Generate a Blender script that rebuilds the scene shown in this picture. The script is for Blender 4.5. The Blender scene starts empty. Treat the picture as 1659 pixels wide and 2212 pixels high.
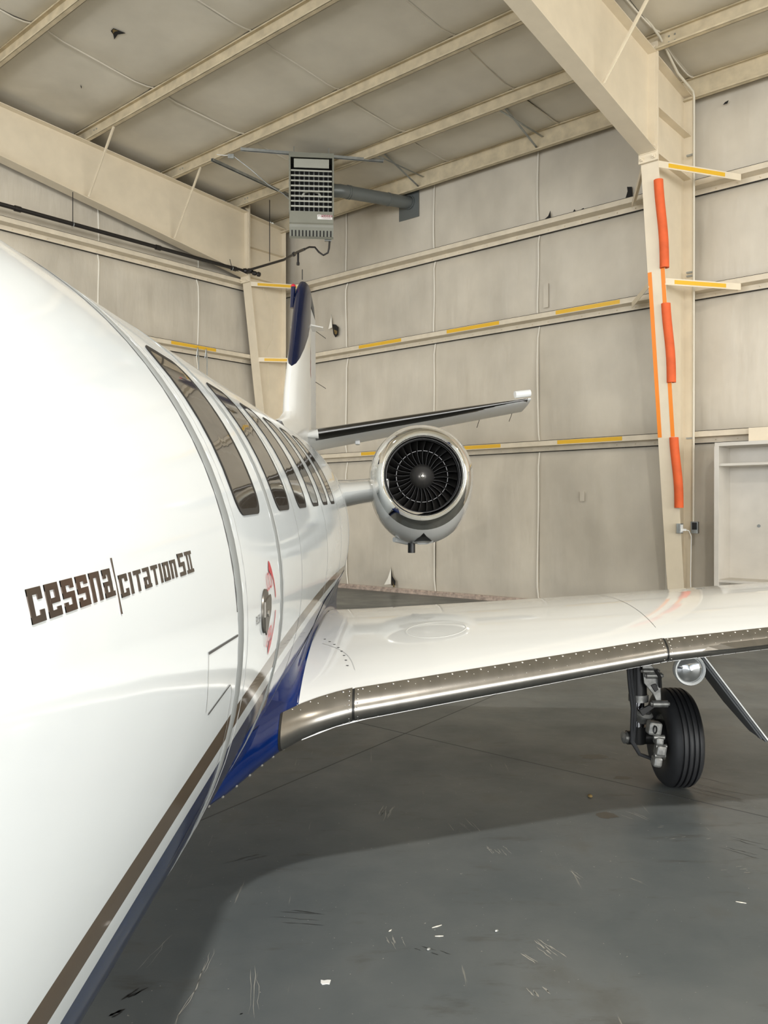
import bpy, bmesh, math, random
from mathutils import Vector, Matrix
random.seed(7)
PI = math.pi
sc = bpy.context.scene
COL = sc.collection

# ---------------------------------------------------------------- camera
cam_d = bpy.data.cameras.new('camera'); cam = bpy.data.objects.new('camera', cam_d); COL.objects.link(cam)
cam.location = (0, 0, 1.6)
cam.rotation_euler = (math.radians(90 - 0.19), 0, 0)
cam_d.sensor_fit = 'VERTICAL'; cam_d.sensor_height = 36.0
cam_d.lens = 36.0 * 1789 / 2212
cam_d.clip_start = 0.02; cam_d.clip_end = 300
sc.camera = cam

# ---------------------------------------------------------------- world, lights, exposure
CU, SU = 0.7532, 0.6578          # the hangar stands turned against the aeroplane
def B(u, v, z=0.0):
    return (CU*u + SU*v, -SU*u + CU*v, z)
BYAW = math.atan2(-SU, CU)

w = bpy.data.worlds.new('world'); sc.world = w; w.use_nodes = True
nt = w.node_tree; nt.nodes.clear()
o_ = nt.nodes.new('ShaderNodeOutputWorld'); bg = nt.nodes.new('ShaderNodeBackground')
bg.inputs['Color'].default_value = (0.80, 0.90, 1.0, 1); bg.inputs['Strength'].default_value = 3.0
nt.links.new(bg.outputs[0], o_.inputs[0])
sc.view_settings.view_transform = 'Standard'; sc.view_settings.look = 'None'
sc.view_settings.gamma = 1.0; sc.view_settings.use_curve_mapping = False
sc.view_settings.exposure = -0.30

def area(name, loc, target, sx, sy, power, color, shape='RECTANGLE'):
    d = bpy.data.lights.new(name, 'AREA'); d.shape = shape; d.size = sx
    if shape in ('RECTANGLE', 'ELLIPSE'): d.size_y = sy
    d.energy = power; d.color = color
    o = bpy.data.objects.new(name, d); COL.objects.link(o); o.location = loc
    o.rotation_euler = (Vector(target) - Vector(loc)).to_track_quat('-Z', 'Y').to_euler()
    return o
# daylight through the open gable door at right, then an added front fill
area('door_and_fill_light', B(18.4, -0.5, 2.9), B(0, 0.5, 6.0), 22, 5.6, 3500, (1.0, 0.955, 0.88))
area('door_and_fill_light', B(1.0, -12.9, 2.9), B(1.0, 0, 6.5), 26, 5.6, 3000, (0.98, 0.985, 1.0))  # added fill from the front side to brighten the back wall
# high-bay lamps under the roof
area('high_bay_light', (1.7, -1.2, 7.6), (1.7, -1.2, 0), 0.36, 0.36, 720, (1.0, 0.96, 0.90), 'DISK')
area('high_bay_light', B(-9.0, 4.5, 7.2), B(-9.0, 4.5, 0), 0.5, 0.5, 160, (1.0, 0.93, 0.82), 'DISK')
area('high_bay_light', B(4.0, 6.5, 7.1), B(4.0, 6.5, 0), 0.5, 0.5, 300, (1.0, 0.93, 0.82), 'DISK')

# ---------------------------------------------------------------- materials
def new_mat(name):
    m = bpy.data.materials.new(name); m.use_nodes = True
    n = m.node_tree; b = n.nodes['Principled BSDF']
    return m, n, b
def N(n, t, **k):
    x = n.nodes.new(t)
    for a, v in k.items(): setattr(x, a, v)
    return x
def simple(name, col, rough=0.5, metal=0.0, coat=0.0, noise=None, bump=None, spec=None):
    m, n, b = new_mat(name)
    b.inputs['Base Color'].default_value = (*col, 1)
    b.inputs['Roughness'].default_value = rough; b.inputs['Metallic'].default_value = metal
    b.inputs['Coat Weight'].default_value = coat; b.inputs['Coat Roughness'].default_value = 0.03
    if spec is not None: b.inputs['Specular IOR Level'].default_value = spec
    tc = N(n, 'ShaderNodeTexCoord')
    if noise:
        sc_, amt, st = noise          # scale, amount, stretch
        mp = N(n, 'ShaderNodeMapping'); mp.inputs['Scale'].default_value = st
        no = N(n, 'ShaderNodeTexNoise'); no.inputs['Scale'].default_value = sc_; no.inputs['Detail'].default_value = 6
        cr = N(n, 'ShaderNodeMapRange'); cr.inputs['From Min'].default_value = 0.3; cr.inputs['From Max'].default_value = 0.7
        cr.inputs['To Min'].default_value = 1 - amt; cr.inputs['To Max'].default_value = 1 + amt*0.4
        mx = N(n, 'ShaderNodeVectorMath', operation='SCALE'); mx.inputs[0].default_value = col
        n.links.new(tc.outputs['Object'], mp.inputs[0]); n.links.new(mp.outputs[0], no.inputs[0])
        n.links.new(no.outputs[0], cr.inputs[0]); n.links.new(cr.outputs[0], mx.inputs['Scale'])
        n.links.new(mx.outputs[0], b.inputs['Base Color'])
    if bump:
        sc_, st, dist, stre = bump
        mp = N(n, 'ShaderNodeMapping'); mp.inputs['Scale'].default_value = st
        no = N(n, 'ShaderNodeTexNoise'); no.inputs['Scale'].default_value = sc_; no.inputs['Detail'].default_value = 3
        bp = N(n, 'ShaderNodeBump'); bp.inputs['Distance'].default_value = dist; bp.inputs['Strength'].default_value = stre
        n.links.new(tc.outputs['Object'], mp.inputs[0]); n.links.new(mp.outputs[0], no.inputs[0])
        n.links.new(no.outputs[0], bp.inputs['Height']); n.links.new(bp.outputs[0], b.inputs['Normal'])
    return m

MAT = {}
MAT['insul'] = simple('insulation_facing', (0.63, 0.575, 0.475), 0.5, noise=(1.0, 0.2, (1, 1, 0.8)), bump=(2.2, (2.0, 2.0, 0.5), 0.03, 0.55))
MAT['roof'] = simple('roof_insulation_facing', (0.72, 0.67, 0.56), 0.5, noise=(1.2, 0.13, (1, 1, 1)), bump=(1.4, (1, 1, 1), 0.03, 0.6))
MAT['seam'] = simple('seam_tape', (0.80, 0.76, 0.66), 0.45)
MAT['steel'] = simple('cream_painted_steel', (0.80, 0.70, 0.53), 0.42, noise=(4, 0.06, (1, 1, 1)))
MAT['purlin'] = simple('aged_cream_steel', (0.68, 0.58, 0.40), 0.5, noise=(6, 0.2, (1, 1, 1)))
MAT['girt'] = simple('girt_steel', (0.74, 0.655, 0.51), 0.45, noise=(5, 0.12, (1, 1, 1)))
MAT['rust'] = simple('scuffed_base_steel', (0.50, 0.40, 0.33), 0.6, noise=(14, 0.45, (1, 1, 1)))
MAT['galv'] = simple('galvanised_steel', (0.42, 0.44, 0.43), 0.38, metal=0.7, noise=(9, 0.25, (1, 1, 1)))
MAT['yellow'] = simple('yellow_tape', (0.80, 0.47, 0.03), 0.35)
MAT['orange'] = simple('orange_tape', (0.95, 0.27, 0.02), 0.45)
MAT['foam'] = simple('orange_foam', (0.80, 0.13, 0.03), 0.7, noise=(5, 0.18, (1, 1, 1)))
MAT['black'] = simple('black_iron_pipe', (0.015, 0.013, 0.012), 0.4)
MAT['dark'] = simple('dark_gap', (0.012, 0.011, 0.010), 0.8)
MAT['fiber'] = simple('torn_fibreglass', (0.25, 0.17, 0.06), 0.9, noise=(30, 0.6, (1, 1, 1)))
MAT['heat'] = simple('grey_green_enamel', (0.235, 0.235, 0.19), 0.4, noise=(5, 0.08, (1, 1, 1)))
MAT['heat_l'] = simple('pale_enamel', (0.40, 0.40, 0.34), 0.35)
MAT['vent'] = simple('grey_vent_metal', (0.17, 0.185, 0.18), 0.42, metal=0.3)
MAT['white'] = simple('plain_white', (0.80, 0.80, 0.77), 0.4)
MAT['maroon'] = simple('maroon_print', (0.22, 0.02, 0.03), 0.4)
MAT['cab'] = simple('white_laminate', (0.66, 0.62, 0.55), 0.45, noise=(3, 0.08, (1, 1, 1)))
MAT['conduit'] = simple('cream_conduit', (0.70, 0.65, 0.53), 0.4)
MAT['chrome'] = simple('polished_lip', (0.86, 0.86, 0.84), 0.07, metal=1.0)
MAT['metal'] = simple('brushed_leading_edge', (0.36, 0.345, 0.32), 0.27, metal=0.95, noise=(3, 0.15, (6, 1, 1)))
MAT['rivet'] = simple('rivet_metal', (0.62, 0.60, 0.56), 0.28, metal=1.0)
MAT['blade'] = simple('dark_titanium', (0.05, 0.048, 0.046), 0.30, metal=0.75)
MAT['spin'] = simple('spinner_metal', (0.15, 0.145, 0.14), 0.34, metal=0.7)
MAT['duct'] = simple('black_duct', (0.006, 0.006, 0.006), 0.5)
MAT['rubber'] = simple('tyre_rubber', (0.017, 0.018, 0.020), 0.55, noise=(20, 0.2, (1, 1, 1)))
MAT['groove'] = simple('tyre_groove', (0.004, 0.004, 0.004), 0.9)
MAT['gearm'] = simple('gear_grey_metal', (0.30, 0.30, 0.285), 0.4, metal=0.6, noise=(40, 0.4, (1, 1, 1)))
MAT['geard'] = simple('gear_dark_metal', (0.03, 0.03, 0.03), 0.35, metal=0.5)
MAT['piston'] = simple('chromed_piston', (0.5, 0.5, 0.52), 0.10, metal=1.0)
MAT['glass'] = simple('lamp_glass', (0.30, 0.31, 0.31), 0.04, metal=0.8, coat=1.0)
MAT['boot'] = simple('black_deice_boot', (0.010, 0.009, 0.008), 0.16, coat=0.6)
MAT['pane'] = simple('tinted_cabin_glass', (0.055, 0.047, 0.038), 0.03)
MAT['gasket'] = simple('window_gasket', (0.025, 0.024, 0.023), 0.5, spec=0.15)
MAT['greyseal'] = simple('grey_door_seal', (0.24, 0.255, 0.255), 0.6, spec=0.15)
MAT['hair'] = simple('panel_line', (0.06, 0.06, 0.06), 0.5)
MAT['hairl'] = simple('faint_panel_line', (0.45, 0.46, 0.46), 0.3)
MAT['letter'] = simple('bronze_foil_letter', (0.12, 0.095, 0.08), 0.12, metal=0.85)
MAT['red'] = simple('red_marking', (0.48, 0.02, 0.04), 0.3)
MAT['handle'] = simple('handle_metal', (0.12, 0.113, 0.10), 0.35, metal=0.6)
MAT['bluep'] = simple('blue_paint', (0.002, 0.016, 0.105), 0.08, bump=(1.1, (1, 1, 1), 0.01, 0.15))
MAT['navy'] = simple('dark_navy_paint', (0.006, 0.012, 0.05), 0.08, coat=1.0)
MAT['rudder'] = simple('matt_white_rudder', (0.70, 0.71, 0.70), 0.5, spec=0.15)
MAT['greyp'] = simple('grey_paint', (0.13, 0.135, 0.14), 0.55, spec=0.1)
MAT['wpaint'] = simple('white_aircraft_paint', (0.74, 0.75, 0.74), 0.30, bump=(1.6, (1, 1, 1), 0.01, 0.16))
MAT['wpaint2'] = simple('white_wing_paint', (0.66, 0.675, 0.665), 0.06, bump=(0.9, (1, 1, 1), 0.01, 0.12))
MAT['silver'] = simple('silver_white_nacelle', (0.72, 0.73, 0.72), 0.12, metal=0.12, coat=1.0, bump=(1.6, (1, 1, 1), 0.01, 0.10))
MAT['fastener'] = simple('screw_head', (0.03, 0.03, 0.03), 0.4)

MAT['wpaint2'].node_tree.nodes['Principled BSDF'].inputs['IOR'].default_value = 1.7
MAT['scuff'] = simple('pale_scuff', (0.36, 0.35, 0.31), 0.6)
MAT['stain'] = simple('brown_oil_stain', (0.055, 0.050, 0.040), 0.35)
MAT['smear'] = simple('dark_smear', (0.025, 0.025, 0.024), 0.5)
# fuselage livery: white above, bronze stripe, white pinstripe, blue belly
def livery():
    m, n, b = new_mat('fuselage_livery')
    tc = N(n, 'ShaderNodeTexCoord'); sp = N(n, 'ShaderNodeSeparateXYZ'); n.links.new(tc.outputs['Object'], sp.inputs[0])
    def M_(op, a, c):
        x = N(n, 'ShaderNodeMath', operation=op)
        for i, q in enumerate((a, c)):
            if isinstance(q, (int, float)): x.inputs[i].default_value = q
            else: n.links.new(q, x.inputs[i])
        return x.outputs[0]
    y, z = sp.outputs['Y'], sp.outputs['Z']
    zr = M_('SUBTRACT', M_('SUBTRACT', z, 1.356), M_('MULTIPLY', y, 0.0157))
    d = M_('SUBTRACT', y, 2.6); ng = M_('MINIMUM', d, 0); ps = M_('MAXIMUM', d, 0)
    f = M_('SUBTRACT', M_('SUBTRACT', -0.12, M_('MULTIPLY', M_('MULTIPLY', ng, ng), 0.015)), M_('MULTIPLY', M_('MULTIPLY', ps, ps), 0.0104))
    q = M_('SUBTRACT', f, zr)                       # depth below the stripe's upper edge
    in_br = M_('MULTIPLY', M_('GREATER_THAN', q, 0), M_('LESS_THAN', q, 0.045))
    in_bl = M_('GREATER_THAN', q, 0.083)
    m1 = N(n, 'ShaderNodeMix', data_type='RGBA'); m1.inputs['A'].default_value = (0.685, 0.73, 0.755, 1); m1.inputs['B'].default_value = (0.085, 0.055, 0.030, 1)
    n.links.new(in_br, m1.inputs['Factor'])
    m2 = N(n, 'ShaderNodeMix', data_type='RGBA'); m2.inputs['B'].default_value = (0.003, 0.014, 0.075, 1)
    n.links.new(m1.outputs['Result'], m2.inputs['A']); n.links.new(in_bl, m2.inputs['Factor'])
    n.links.new(m2.outputs['Result'], b.inputs['Base Color'])
    b.inputs['Roughness'].default_value = 0.07; b.inputs['IOR'].default_value = 1.55
    mp = N(n, 'ShaderNodeMapping'); mp.inputs['Scale'].default_value = (1.6, 1.0, 1.6)
    no = N(n, 'ShaderNodeTexNoise'); no.inputs['Scale'].default_value = 1.7; no.inputs['Detail'].default_value = 2
    bp = N(n, 'ShaderNodeBump'); bp.inputs['Distance'].default_value = 0.01; bp.inputs['Strength'].default_value = 0.22
    n.links.new(tc.outputs['Object'], mp.inputs[0]); n.links.new(mp.outputs[0], no.inputs[0])
    n.links.new(no.outputs[0], bp.inputs['Height']); n.links.new(bp.outputs[0], b.inputs['Normal'])
    return m
MAT['livery'] = livery()

def floor_mat():
    m, n, b = new_mat('grey_floor_coating')
    tc = N(n, 'ShaderNodeTexCoord')
    def noise(scale, st=(1, 1, 1), det=6, rot=0, rough=0.6):
        mp = N(n, 'ShaderNodeMapping'); mp.inputs['Scale'].default_value = st; mp.inputs['Rotation'].default_value = (0, 0, rot)
        no = N(n, 'ShaderNodeTexNoise'); no.inputs['Scale'].default_value = scale; no.inputs['Detail'].default_value = det; no.inputs['Roughness'].default_value = rough
        n.links.new(tc.outputs['Object'], mp.inputs[0]); n.links.new(mp.outputs[0], no.inputs[0]); return no.outputs[0]
    def mr(src, a, c, lo, hi):
        r = N(n, 'ShaderNodeMapRange'); r.inputs['From Min'].default_value = a; r.inputs['From Max'].default_value = c
        r.inputs['To Min'].default_value = lo; r.inputs['To Max'].default_value = hi; n.links.new(src, r.inputs[0]); return r.outputs[0]
    def mix(fac, A, Bc):
        x = N(n, 'ShaderNodeMix', data_type='RGBA')
        n.links.new(fac, x.inputs['Factor'])
        if isinstance(A, tuple): x.inputs['A'].default_value = (*A, 1)
        else: n.links.new(A, x.inputs['A'])
        if isinstance(Bc, tuple): x.inputs['B'].default_value = (*Bc, 1)
        else: n.links.new(Bc, x.inputs['B'])
        return x.outputs['Result']
    c = mix(mr(noise(1.1), 0.35, 0.65, 0, 1), (0.088, 0.101, 0.104), (0.134, 0.144, 0.142))
    c = mix(mr(noise(2.2, (1, 1, 1), 8), 0.57, 0.72, 0, 0.5), c, (0.065, 0.060, 0.046))      # oily stains
    c = mix(mr(noise(3.0, (1.0, 3.5, 1), 9, BYAW, 0.7), 0.58, 0.72, 0, 0.55), c, (0.055, 0.050, 0.040))        # drag marks
    c = mix(mr(noise(2.6, (14, 0.5, 1), 5, 0.15), 0.70, 0.73, 0, 0.6), c, (0.30, 0.29, 0.25))     # pale scratches
    c = mix(mr(noise(55, (1, 1, 1), 2), 0.73, 0.75, 0, 0.8), c, (0.45, 0.43, 0.37))     # paint chips
    n.links.new(c, b.inputs['Base Color'])
    n.links.new(mr(noise(2.0), 0.3, 0.7, 0.30, 0.48), b.inputs['Roughness'])
    bp = N(n, 'ShaderNodeBump'); bp.inputs['Distance'].default_value = 0.002; bp.inputs['Strength'].default_value = 0.4
    n.links.new(noise(14), bp.inputs['Height']); n.links.new(bp.outputs[0], b.inputs['Normal'])
    return m
MAT['floor'] = floor_mat()

# ---------------------------------------------------------------- mesh helpers (all in world coordinates)
class MB:
    def __init__(s): s.v = []; s.f = []; s.m = []
    def add(s, vs, fs, mi=0):
        k = len(s.v); s.v += [tuple(p) for p in vs]; s.f += [tuple(i + k for i in f) for f in fs]; s.m += [mi]*len(fs); return s
    def hexa(s, p, mi=0):       # 8 points: bottom ring, top ring
        return s.add(p, [(3, 2, 1, 0), (4, 5, 6, 7), (0, 1, 5, 4), (1, 2, 6, 5), (2, 3, 7, 6), (3, 0, 4, 7)], mi)
    def box(s, x0, x1, y0, y1, z0, z1, fn=None, mi=0):
        p = [(x0, y0, z0), (x1, y0, z0), (x1, y1, z0), (x0, y1, z0), (x0, y0, z1), (x1, y0, z1), (x1, y1, z1), (x0, y1, z1)]
        if fn: p = [fn(*q) for q in p]
        return s.hexa(p, mi)
    def obox(s, c, ax, ay, az, mi=0):   # centre, half-axis vectors
        c, ax, ay, az = map(Vector, (c, ax, ay, az))
        p = [c - ax - ay - az, c + ax - ay - az, c + ax + ay - az, c - ax + ay - az, c - ax - ay + az, c + ax - ay + az, c + ax + ay + az, c - ax + ay + az]
        return s.hexa(p, mi)
    def beam(s, a, c, w, h, up=(0, 0, 1), mi=0):
        a, c = Vector(a), Vector(c); d = (c - a); L = d.length; d.normalize()
        up = Vector(up); sd = d.cross(up).normalized(); u2 = sd.cross(d)
        return s.obox((a + c)/2, d*L/2, sd*w/2, u2*h/2, mi)
    def tube(s, path, r, n=12, caps=True, mi=0):
        P = [Vector(p) for p in path]; k = len(P); rings = []
        rr = r if isinstance(r, (list, tuple)) else [r]*k
        ref = None
        for i in range(k):
            d = (P[min(i+1, k-1)] - P[max(i-1, 0)]).normalized()
            if ref is None:
                ref = Vector((0, 0, 1)) if abs(d.z) < 0.9 else Vector((1, 0, 0))
            a = d.cross(ref).normalized(); b2 = a.cross(d).normalized(); ref = b2
            rings.append([P[i] + (a*math.cos(2*PI*j/n) + b2*math.sin(2*PI*j/n))*rr[i] for j in range(n)])
        vs = [q for g in rings for q in g]
        fs = [(i*n+j, i*n+(j+1) % n, (i+1)*n+(j+1) % n, (i+1)*n+j) for i in range(k-1) for j in range(n)]
        if caps: fs += [tuple(range(n))[::-1], tuple((k-1)*n + j for j in range(n))]
        return s.add(vs, fs, mi)
    def grid(s, fn, nu, nv, mi=0, cu=False, cv=False):
        vs = [fn(i/(nu), j/(nv)) for i in range(nu + (0 if cu else 1)) for j in range(nv + (0 if cv else 1))]
        NU = nu + (0 if cu else 1); NV = nv + (0 if cv else 1)
        fs = []
        for i in range(nu):
            for j in range(nv):
                a = i*NV + j; b2 = ((i+1) % NU)*NV + j; c = ((i+1) % NU)*NV + (j+1) % NV; d = i*NV + (j+1) % NV
                fs.append((a, b2, c, d))
        return s.add(vs, fs, mi)
    def lathe(s, prof, c, ax, n=32, mi=0, rfn=None):
        # prof: (distance along ax, radius)
        c = Vector(c); ax = Vector(ax).normalized()
        ref = Vector((0, 0, 1)) if abs(ax.z) < 0.9 else Vector((1, 0, 0))
        e1 = ax.cross(ref).normalized(); e2 = e1.cross(ax).normalized()
        vs = []
        for (d, r) in prof:
            for j in range(n):
                t = 2*PI*j/n; q = rfn(t, d) if rfn else 1
                vs.append(c + ax*d + (e1*math.cos(t) + e2*math.sin(t))*r*q)
        fs = [(i*n+j, (i+1)*n+j, (i+1)*n+(j+1) % n, i*n+(j+1) % n) for i in range(len(prof)-1) for j in range(n)]
        return s.add(vs, fs, mi)
    def prism(s, poly, fn, t0, t1, mi=0):   # poly in 2-D, fn(a, b, t) -> point
        n = len(poly); vs = [fn(a, b2, t0) for a, b2 in poly] + [fn(a, b2, t1) for a, b2 in poly]
        fs = [tuple(range(n))[::-1], tuple(range(n, 2*n))] + [(i, (i+1) % n, n+(i+1) % n, n+i) for i in range(n)]
        return s.add(vs, fs, mi)

def build(name, mb, mats, parent=None, smooth=False, bevel=0.0, kind=None):
    me = bpy.data.meshes.new(name)
    if not isinstance(mats, (list, tuple)): mats = [mats]
    if parent is not None:
        L = Vector(parent.get('_o', (0, 0, 0)))
    else:
        xs = [p[0] for p in mb.v]; ys = [p[1] for p in mb.v]; zs = [p[2] for p in mb.v]
        L = Vector(((min(xs)+max(xs))/2, (min(ys)+max(ys))/2, min(zs)))
    me.from_pydata([tuple(Vector(p) - L) for p in mb.v], [], mb.f)
    for m in mats: me.materials.append(MAT[m])
    me.polygons.foreach_set('material_index', mb.m)
    bm = bmesh.new(); bm.from_mesh(me); bmesh.ops.recalc_face_normals(bm, faces=bm.faces); bm.to_mesh(me); bm.free()
    if smooth:
        me.polygons.foreach_set('use_smooth', [True]*len(me.polygons))
        try: me.set_sharp_from_angle(angle=math.radians(38))
        except Exception: pass
    me.update()
    o = bpy.data.objects.new(name, me); COL.objects.link(o)
    if parent is not None: o.parent = parent
    else: o.location = L
    o['_o'] = tuple(L)
    if bevel:
        b = o.modifiers.new('bevel', 'BEVEL'); b.width = bevel; b.segments = 2; b.limit_method = 'ANGLE'
    if kind: o['kind'] = kind
    return o
def tag(o, label=None, cat=None, group=None):
    if label: o['label'] = label
    if cat: o['category'] = cat
    if group: o['group'] = group
    return o
def thing(name, loc, label, cat, group=None):
    o = bpy.data.objects.new(name, None); COL.objects.link(o); o.location = loc; o['_o'] = tuple(loc)
    o.empty_display_size = 0.2
    return tag(o, label, cat, group)

# ================================================================ THE HANGAR SHELL
U0, U1, V0, V1 = -13.72, 18.0, -12.6, 12.2
RIDGE_V = -0.2
def zpur(v):            # underside of the purlins
    v2 = v if v > RIDGE_V else 2*RIDGE_V - v
    return 7.62 + 0.075*(12 - v2)
PD = 0.215
Bf = lambda u, v, z: B(u, v, z)

# floor ----------------------------------------------------------
mb = MB(); mb.box(U0-0.3, U1+12, V0-12, V1+0.3, -0.2, 0.0, Bf)
floor = build('floor', mb, 'floor', kind='structure')
def ribbon_floor(pts, wd):
    mb = MB()
    for a, c in zip(pts[:-1], pts[1:]): mb.beam((a[0], a[1], 0.0006), (c[0], c[1], 0.0006), wd, 0.001)
    return mb
build('floor_joint', ribbon_floor([(0.10 - 6*CU, 5.95 + 6*SU), (0.10 + 8*CU, 5.95 - 8*SU)], 0.007), 'hair', floor)
build('floor_joint', ribbon_floor([(-2.4, 2.05), (-0.93, 4.27), (0.167, 5.93), (2.2, 9.0)], 0.007), 'hair', floor)

# walls: a base sheet, quilted insulation panels, girts ----------
def pil(s):   # pillow profile
    return (max(0.0, math.sin(PI*s)))**0.55
def wall(name, along, lo, hi, seams, girts, face, sgn, ztop, tapes=(), base=True):
    """along: fn(t, off, z) -> world; off measured into the room"""
    mb = MB(); p = []
    mb.box(lo, hi, -0.16, -0.04, 0, 1, None)
    k = MB()
    def zt(t): return ztop(t)
    pts = [(lo, -0.16), (hi, -0.16), (hi, -0.05), (lo, -0.05)]
    ks = [lo] + [lo + (hi-lo)*i/12 for i in range(1, 12)] + [hi]
    for a, c in zip(ks[:-1], ks[1:]):
        k.hexa([along(a, -0.16, 0), along(c, -0.16, 0), along(c, -0.05, 0), along(a, -0.05, 0),
                along(a, -0.16, zt(a)), along(c, -0.16, zt(c)), along(c, -0.05, zt(c)), along(a, -0.05, zt(a))])
    W = build(name, k, 'seam', kind='structure')
    bands = [0.05]
    for g in girts: bands += [g - 0.085, g + 0.012]
    ss = [lo] + [s for s in seams if lo < s < hi] + [hi]
    rnd = random.Random(hash(name) % 1000 if False else len(name))
    for a, c in zip(ss[:-1], ss[1:]):
        for bi in range(len(girts) + 1):
            z0 = bands[2*bi]; last = bi == len(girts)
            amp = 0.06 + rnd.random()*0.03; ph = rnd.random()*6
            def fn(i, j, a=a, c=c, z0=z0, bi=bi, last=last, amp=amp, ph=ph):
                t = a + (c - a)*i
                z1 = zt(t) - 0.02 if last else bands[2*bi+1]
                z = z0 + (z1 - z0)*j
                off = -0.045 + amp*min(1, 3.2*math.sin(PI*j) if 0 < j < 1 else 0)*(0.5 + 0.5*(max(0, math.sin(PI*i)))**0.45)
                off += 0.012*math.sin(4.3*t + ph)*math.sin(PI*j) + 0.006*math.sin(13*t + 2*ph + 1.5*j)*math.sin(PI*j)
                return along(t, off, z)
            g = MB(); g.grid(fn, 18, 14)
            build('insulation_panel', g, 'insul', W, smooth=True)
    for s in seams:
        if lo < s < hi:
            for bi in range(len(girts) + 1):
                z0 = bands[2*bi]; z1 = zt(s) - 0.03 if bi == len(girts) else bands[2*bi+1]
                g = MB(); q = rnd.random()*6
                path = [along(s + 0.012*math.sin(q + 5*i/10), -0.02 + 0.052*min(1, 3*math.sin(PI*i/10)), z0 + (z1-z0)*i/10) for i in range(11)]
                g.tube(path, 0.013, 6); build('seam_fold', g, 'seam', W, smooth=True)
    for gi, gz in enumerate(girts):
        m = MB()
        m.box(lo + 0.02, hi - 0.02, 0.0, 0.005, gz - 0.08, gz, along)      # outer flange, screwed to the wall
        m.box(lo + 0.02, hi - 0.02, 0.0, 0.2, gz - 0.003, gz, along)        # web
        m.box(lo + 0.02, hi - 0.02, 0.195, 0.2, gz, gz + 0.078, along)      # inner flange
        m.box(lo + 0.02, hi - 0.02, 0.172, 0.2, gz + 0.074, gz + 0.078, along)
        G = build('wall_girt', m, 'girt', W)
        d = MB(); d.box(lo + 0.02, hi - 0.02, -0.01, 0.012, gz - 0.092, gz - 0.08, along); build('painted_shade_strip', d, 'dark', G)  # near-black strips painted in as the shade along both girt flanges
        d = MB(); d.box(lo + 0.02, hi - 0.02, 0.165, 0.199, gz + 0.078, gz + 0.084, along); build('painted_shade_strip', d, 'dark', G)
        sc_ = MB(); t = lo + 0.3
        while t < hi - 0.2:
            if abs(t - (lo + hi)/2) < 14:
                a_ = along(t, 0.012, gz - 0.042); sc_.obox(a_, (0.007, 0, 0), (0, 0.007, 0), (0, 0, 0.007))
            t += 0.305
        build('screw_row', sc_, 'purlin', G, kind='stuff')
        for (ti, a, c) in tapes:
            if ti == gi:
                m = MB(); m.box(a, c, 0.2, 0.2015, gz + 0.008, gz + 0.07, along); tag(build('yellow_tape', m, 'yellow', G), 'strip of yellow tape on the flange')
    return W
GZ = [2.65, 4.76, 6.285]
seamsU = [-11.65, -9.40, -7.20, -5.0, -2.8, -0.6, 1.6, 3.8, 6.0, 8.2, 10.4]
back = lambda t, off, z: B(t, V1 - off, z)
wall_back = wall('wall_back', back, U0, U1, seamsU, GZ, 0, 1, lambda t: 7.85,
                 tapes=[(0, -11.08, -10.3), (0, -8.7, -7.83), (0, -6.74, -5.62), (1, -11.14, -10.05), (1, -8.98, -7.86), (1, -6.77, -5.66)])
left = lambda t, off, z: B(U0 + off, t, z)
seamsV = [10.03, 7.86, 5.7, 3.5, 1.3, -0.9, -3.1, -5.3, -7.5, -9.7]
wall_left = wall('wall_left', left, V0, V1, seamsV, GZ, 0, 1, lambda t: zpur(t) + 0.2, tapes=[(1, 9.28, 10.34)])
front = lambda t, off, z: B(t, V0 + off, z)
mb = MB(); mb.box(U0, U1, V0 - 0.15, V0, 6.8, 7.9, Bf); mb.box(U0, U0 + 1, V0 - 0.15, V0, 0, 6.8, Bf); mb.box(U1 - 1, U1, V0 - 0.15, V0, 0, 6.8, Bf); build('wall_front', mb, 'insul', kind='structure')  # front opening is added to go with the fill light
# the gable end on the right stands open: jambs and a header round the hangar door
mb = MB(); mb.box(U1, U1 + 0.15, V0, V1, 6.8, 8.9, Bf); mb.box(U1, U1 + 0.15, V0, V0 + 1.2, 0, 6.8, Bf); mb.box(U1, U1 + 0.15, V1 - 1.2, V1, 0, 6.8, Bf); build('wall_right', mb, 'insul', kind='structure')
# base plate along the back and left walls
mb = MB(); mb.box(U0 + 0.05, U1, V1 - 0.075, V1 + 0.04, 0, 0.055, Bf); mb.box(U0 + 0.05, U1, V1 - 0.05, V1 - 0.04, 0.055, 0.085, Bf)
build('trim_1', mb, 'rust', kind='structure')
mb = MB(); mb.box(U0 - 0.04, U0 + 0.075, V0, V1 - 0.1, 0, 0.055, Bf); build('trim_2', mb, 'rust', kind='structure')

# ceiling: deck, quilted panels, purlins --------------------------
mb = MB()
def rz(v): return zpur(v) + PD + 0.05
vs_ = [V1 + 0.2, RIDGE_V, V0 - 0.2]
for a, c in zip(vs_[:-1], vs_[1:]):
    mb.hexa([B(U0-0.2, a, rz(a)), B(U1+0.2, a, rz(a)), B(U1+0.2, c, rz(c)), B(U0-0.2, c, rz(c)),
             B(U0-0.2, a, rz(a)+0.08), B(U1+0.2, a, rz(a)+0.08), B(U1+0.2, c, rz(c)+0.08), B(U0-0.2, c, rz(c)+0.08)])
ceiling = build('ceiling', mb, 'roof', kind='structure')
PV = [12.0, 10.75, 9.2, 7.45, 5.49, 3.95, 2.4, 1.0, -0.6, -2.2, -3.8, -5.4, -7.0, -8.6, -10.2, -12.2]
seamsR = [-11.2, -8.9, -6.7, -4.5, -2.3, -0.1, 2.1, 4.3, 6.5, 8.7, 10.9]
sr = [U0] + seamsR + [U1]
rnd = random.Random(3)
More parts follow.
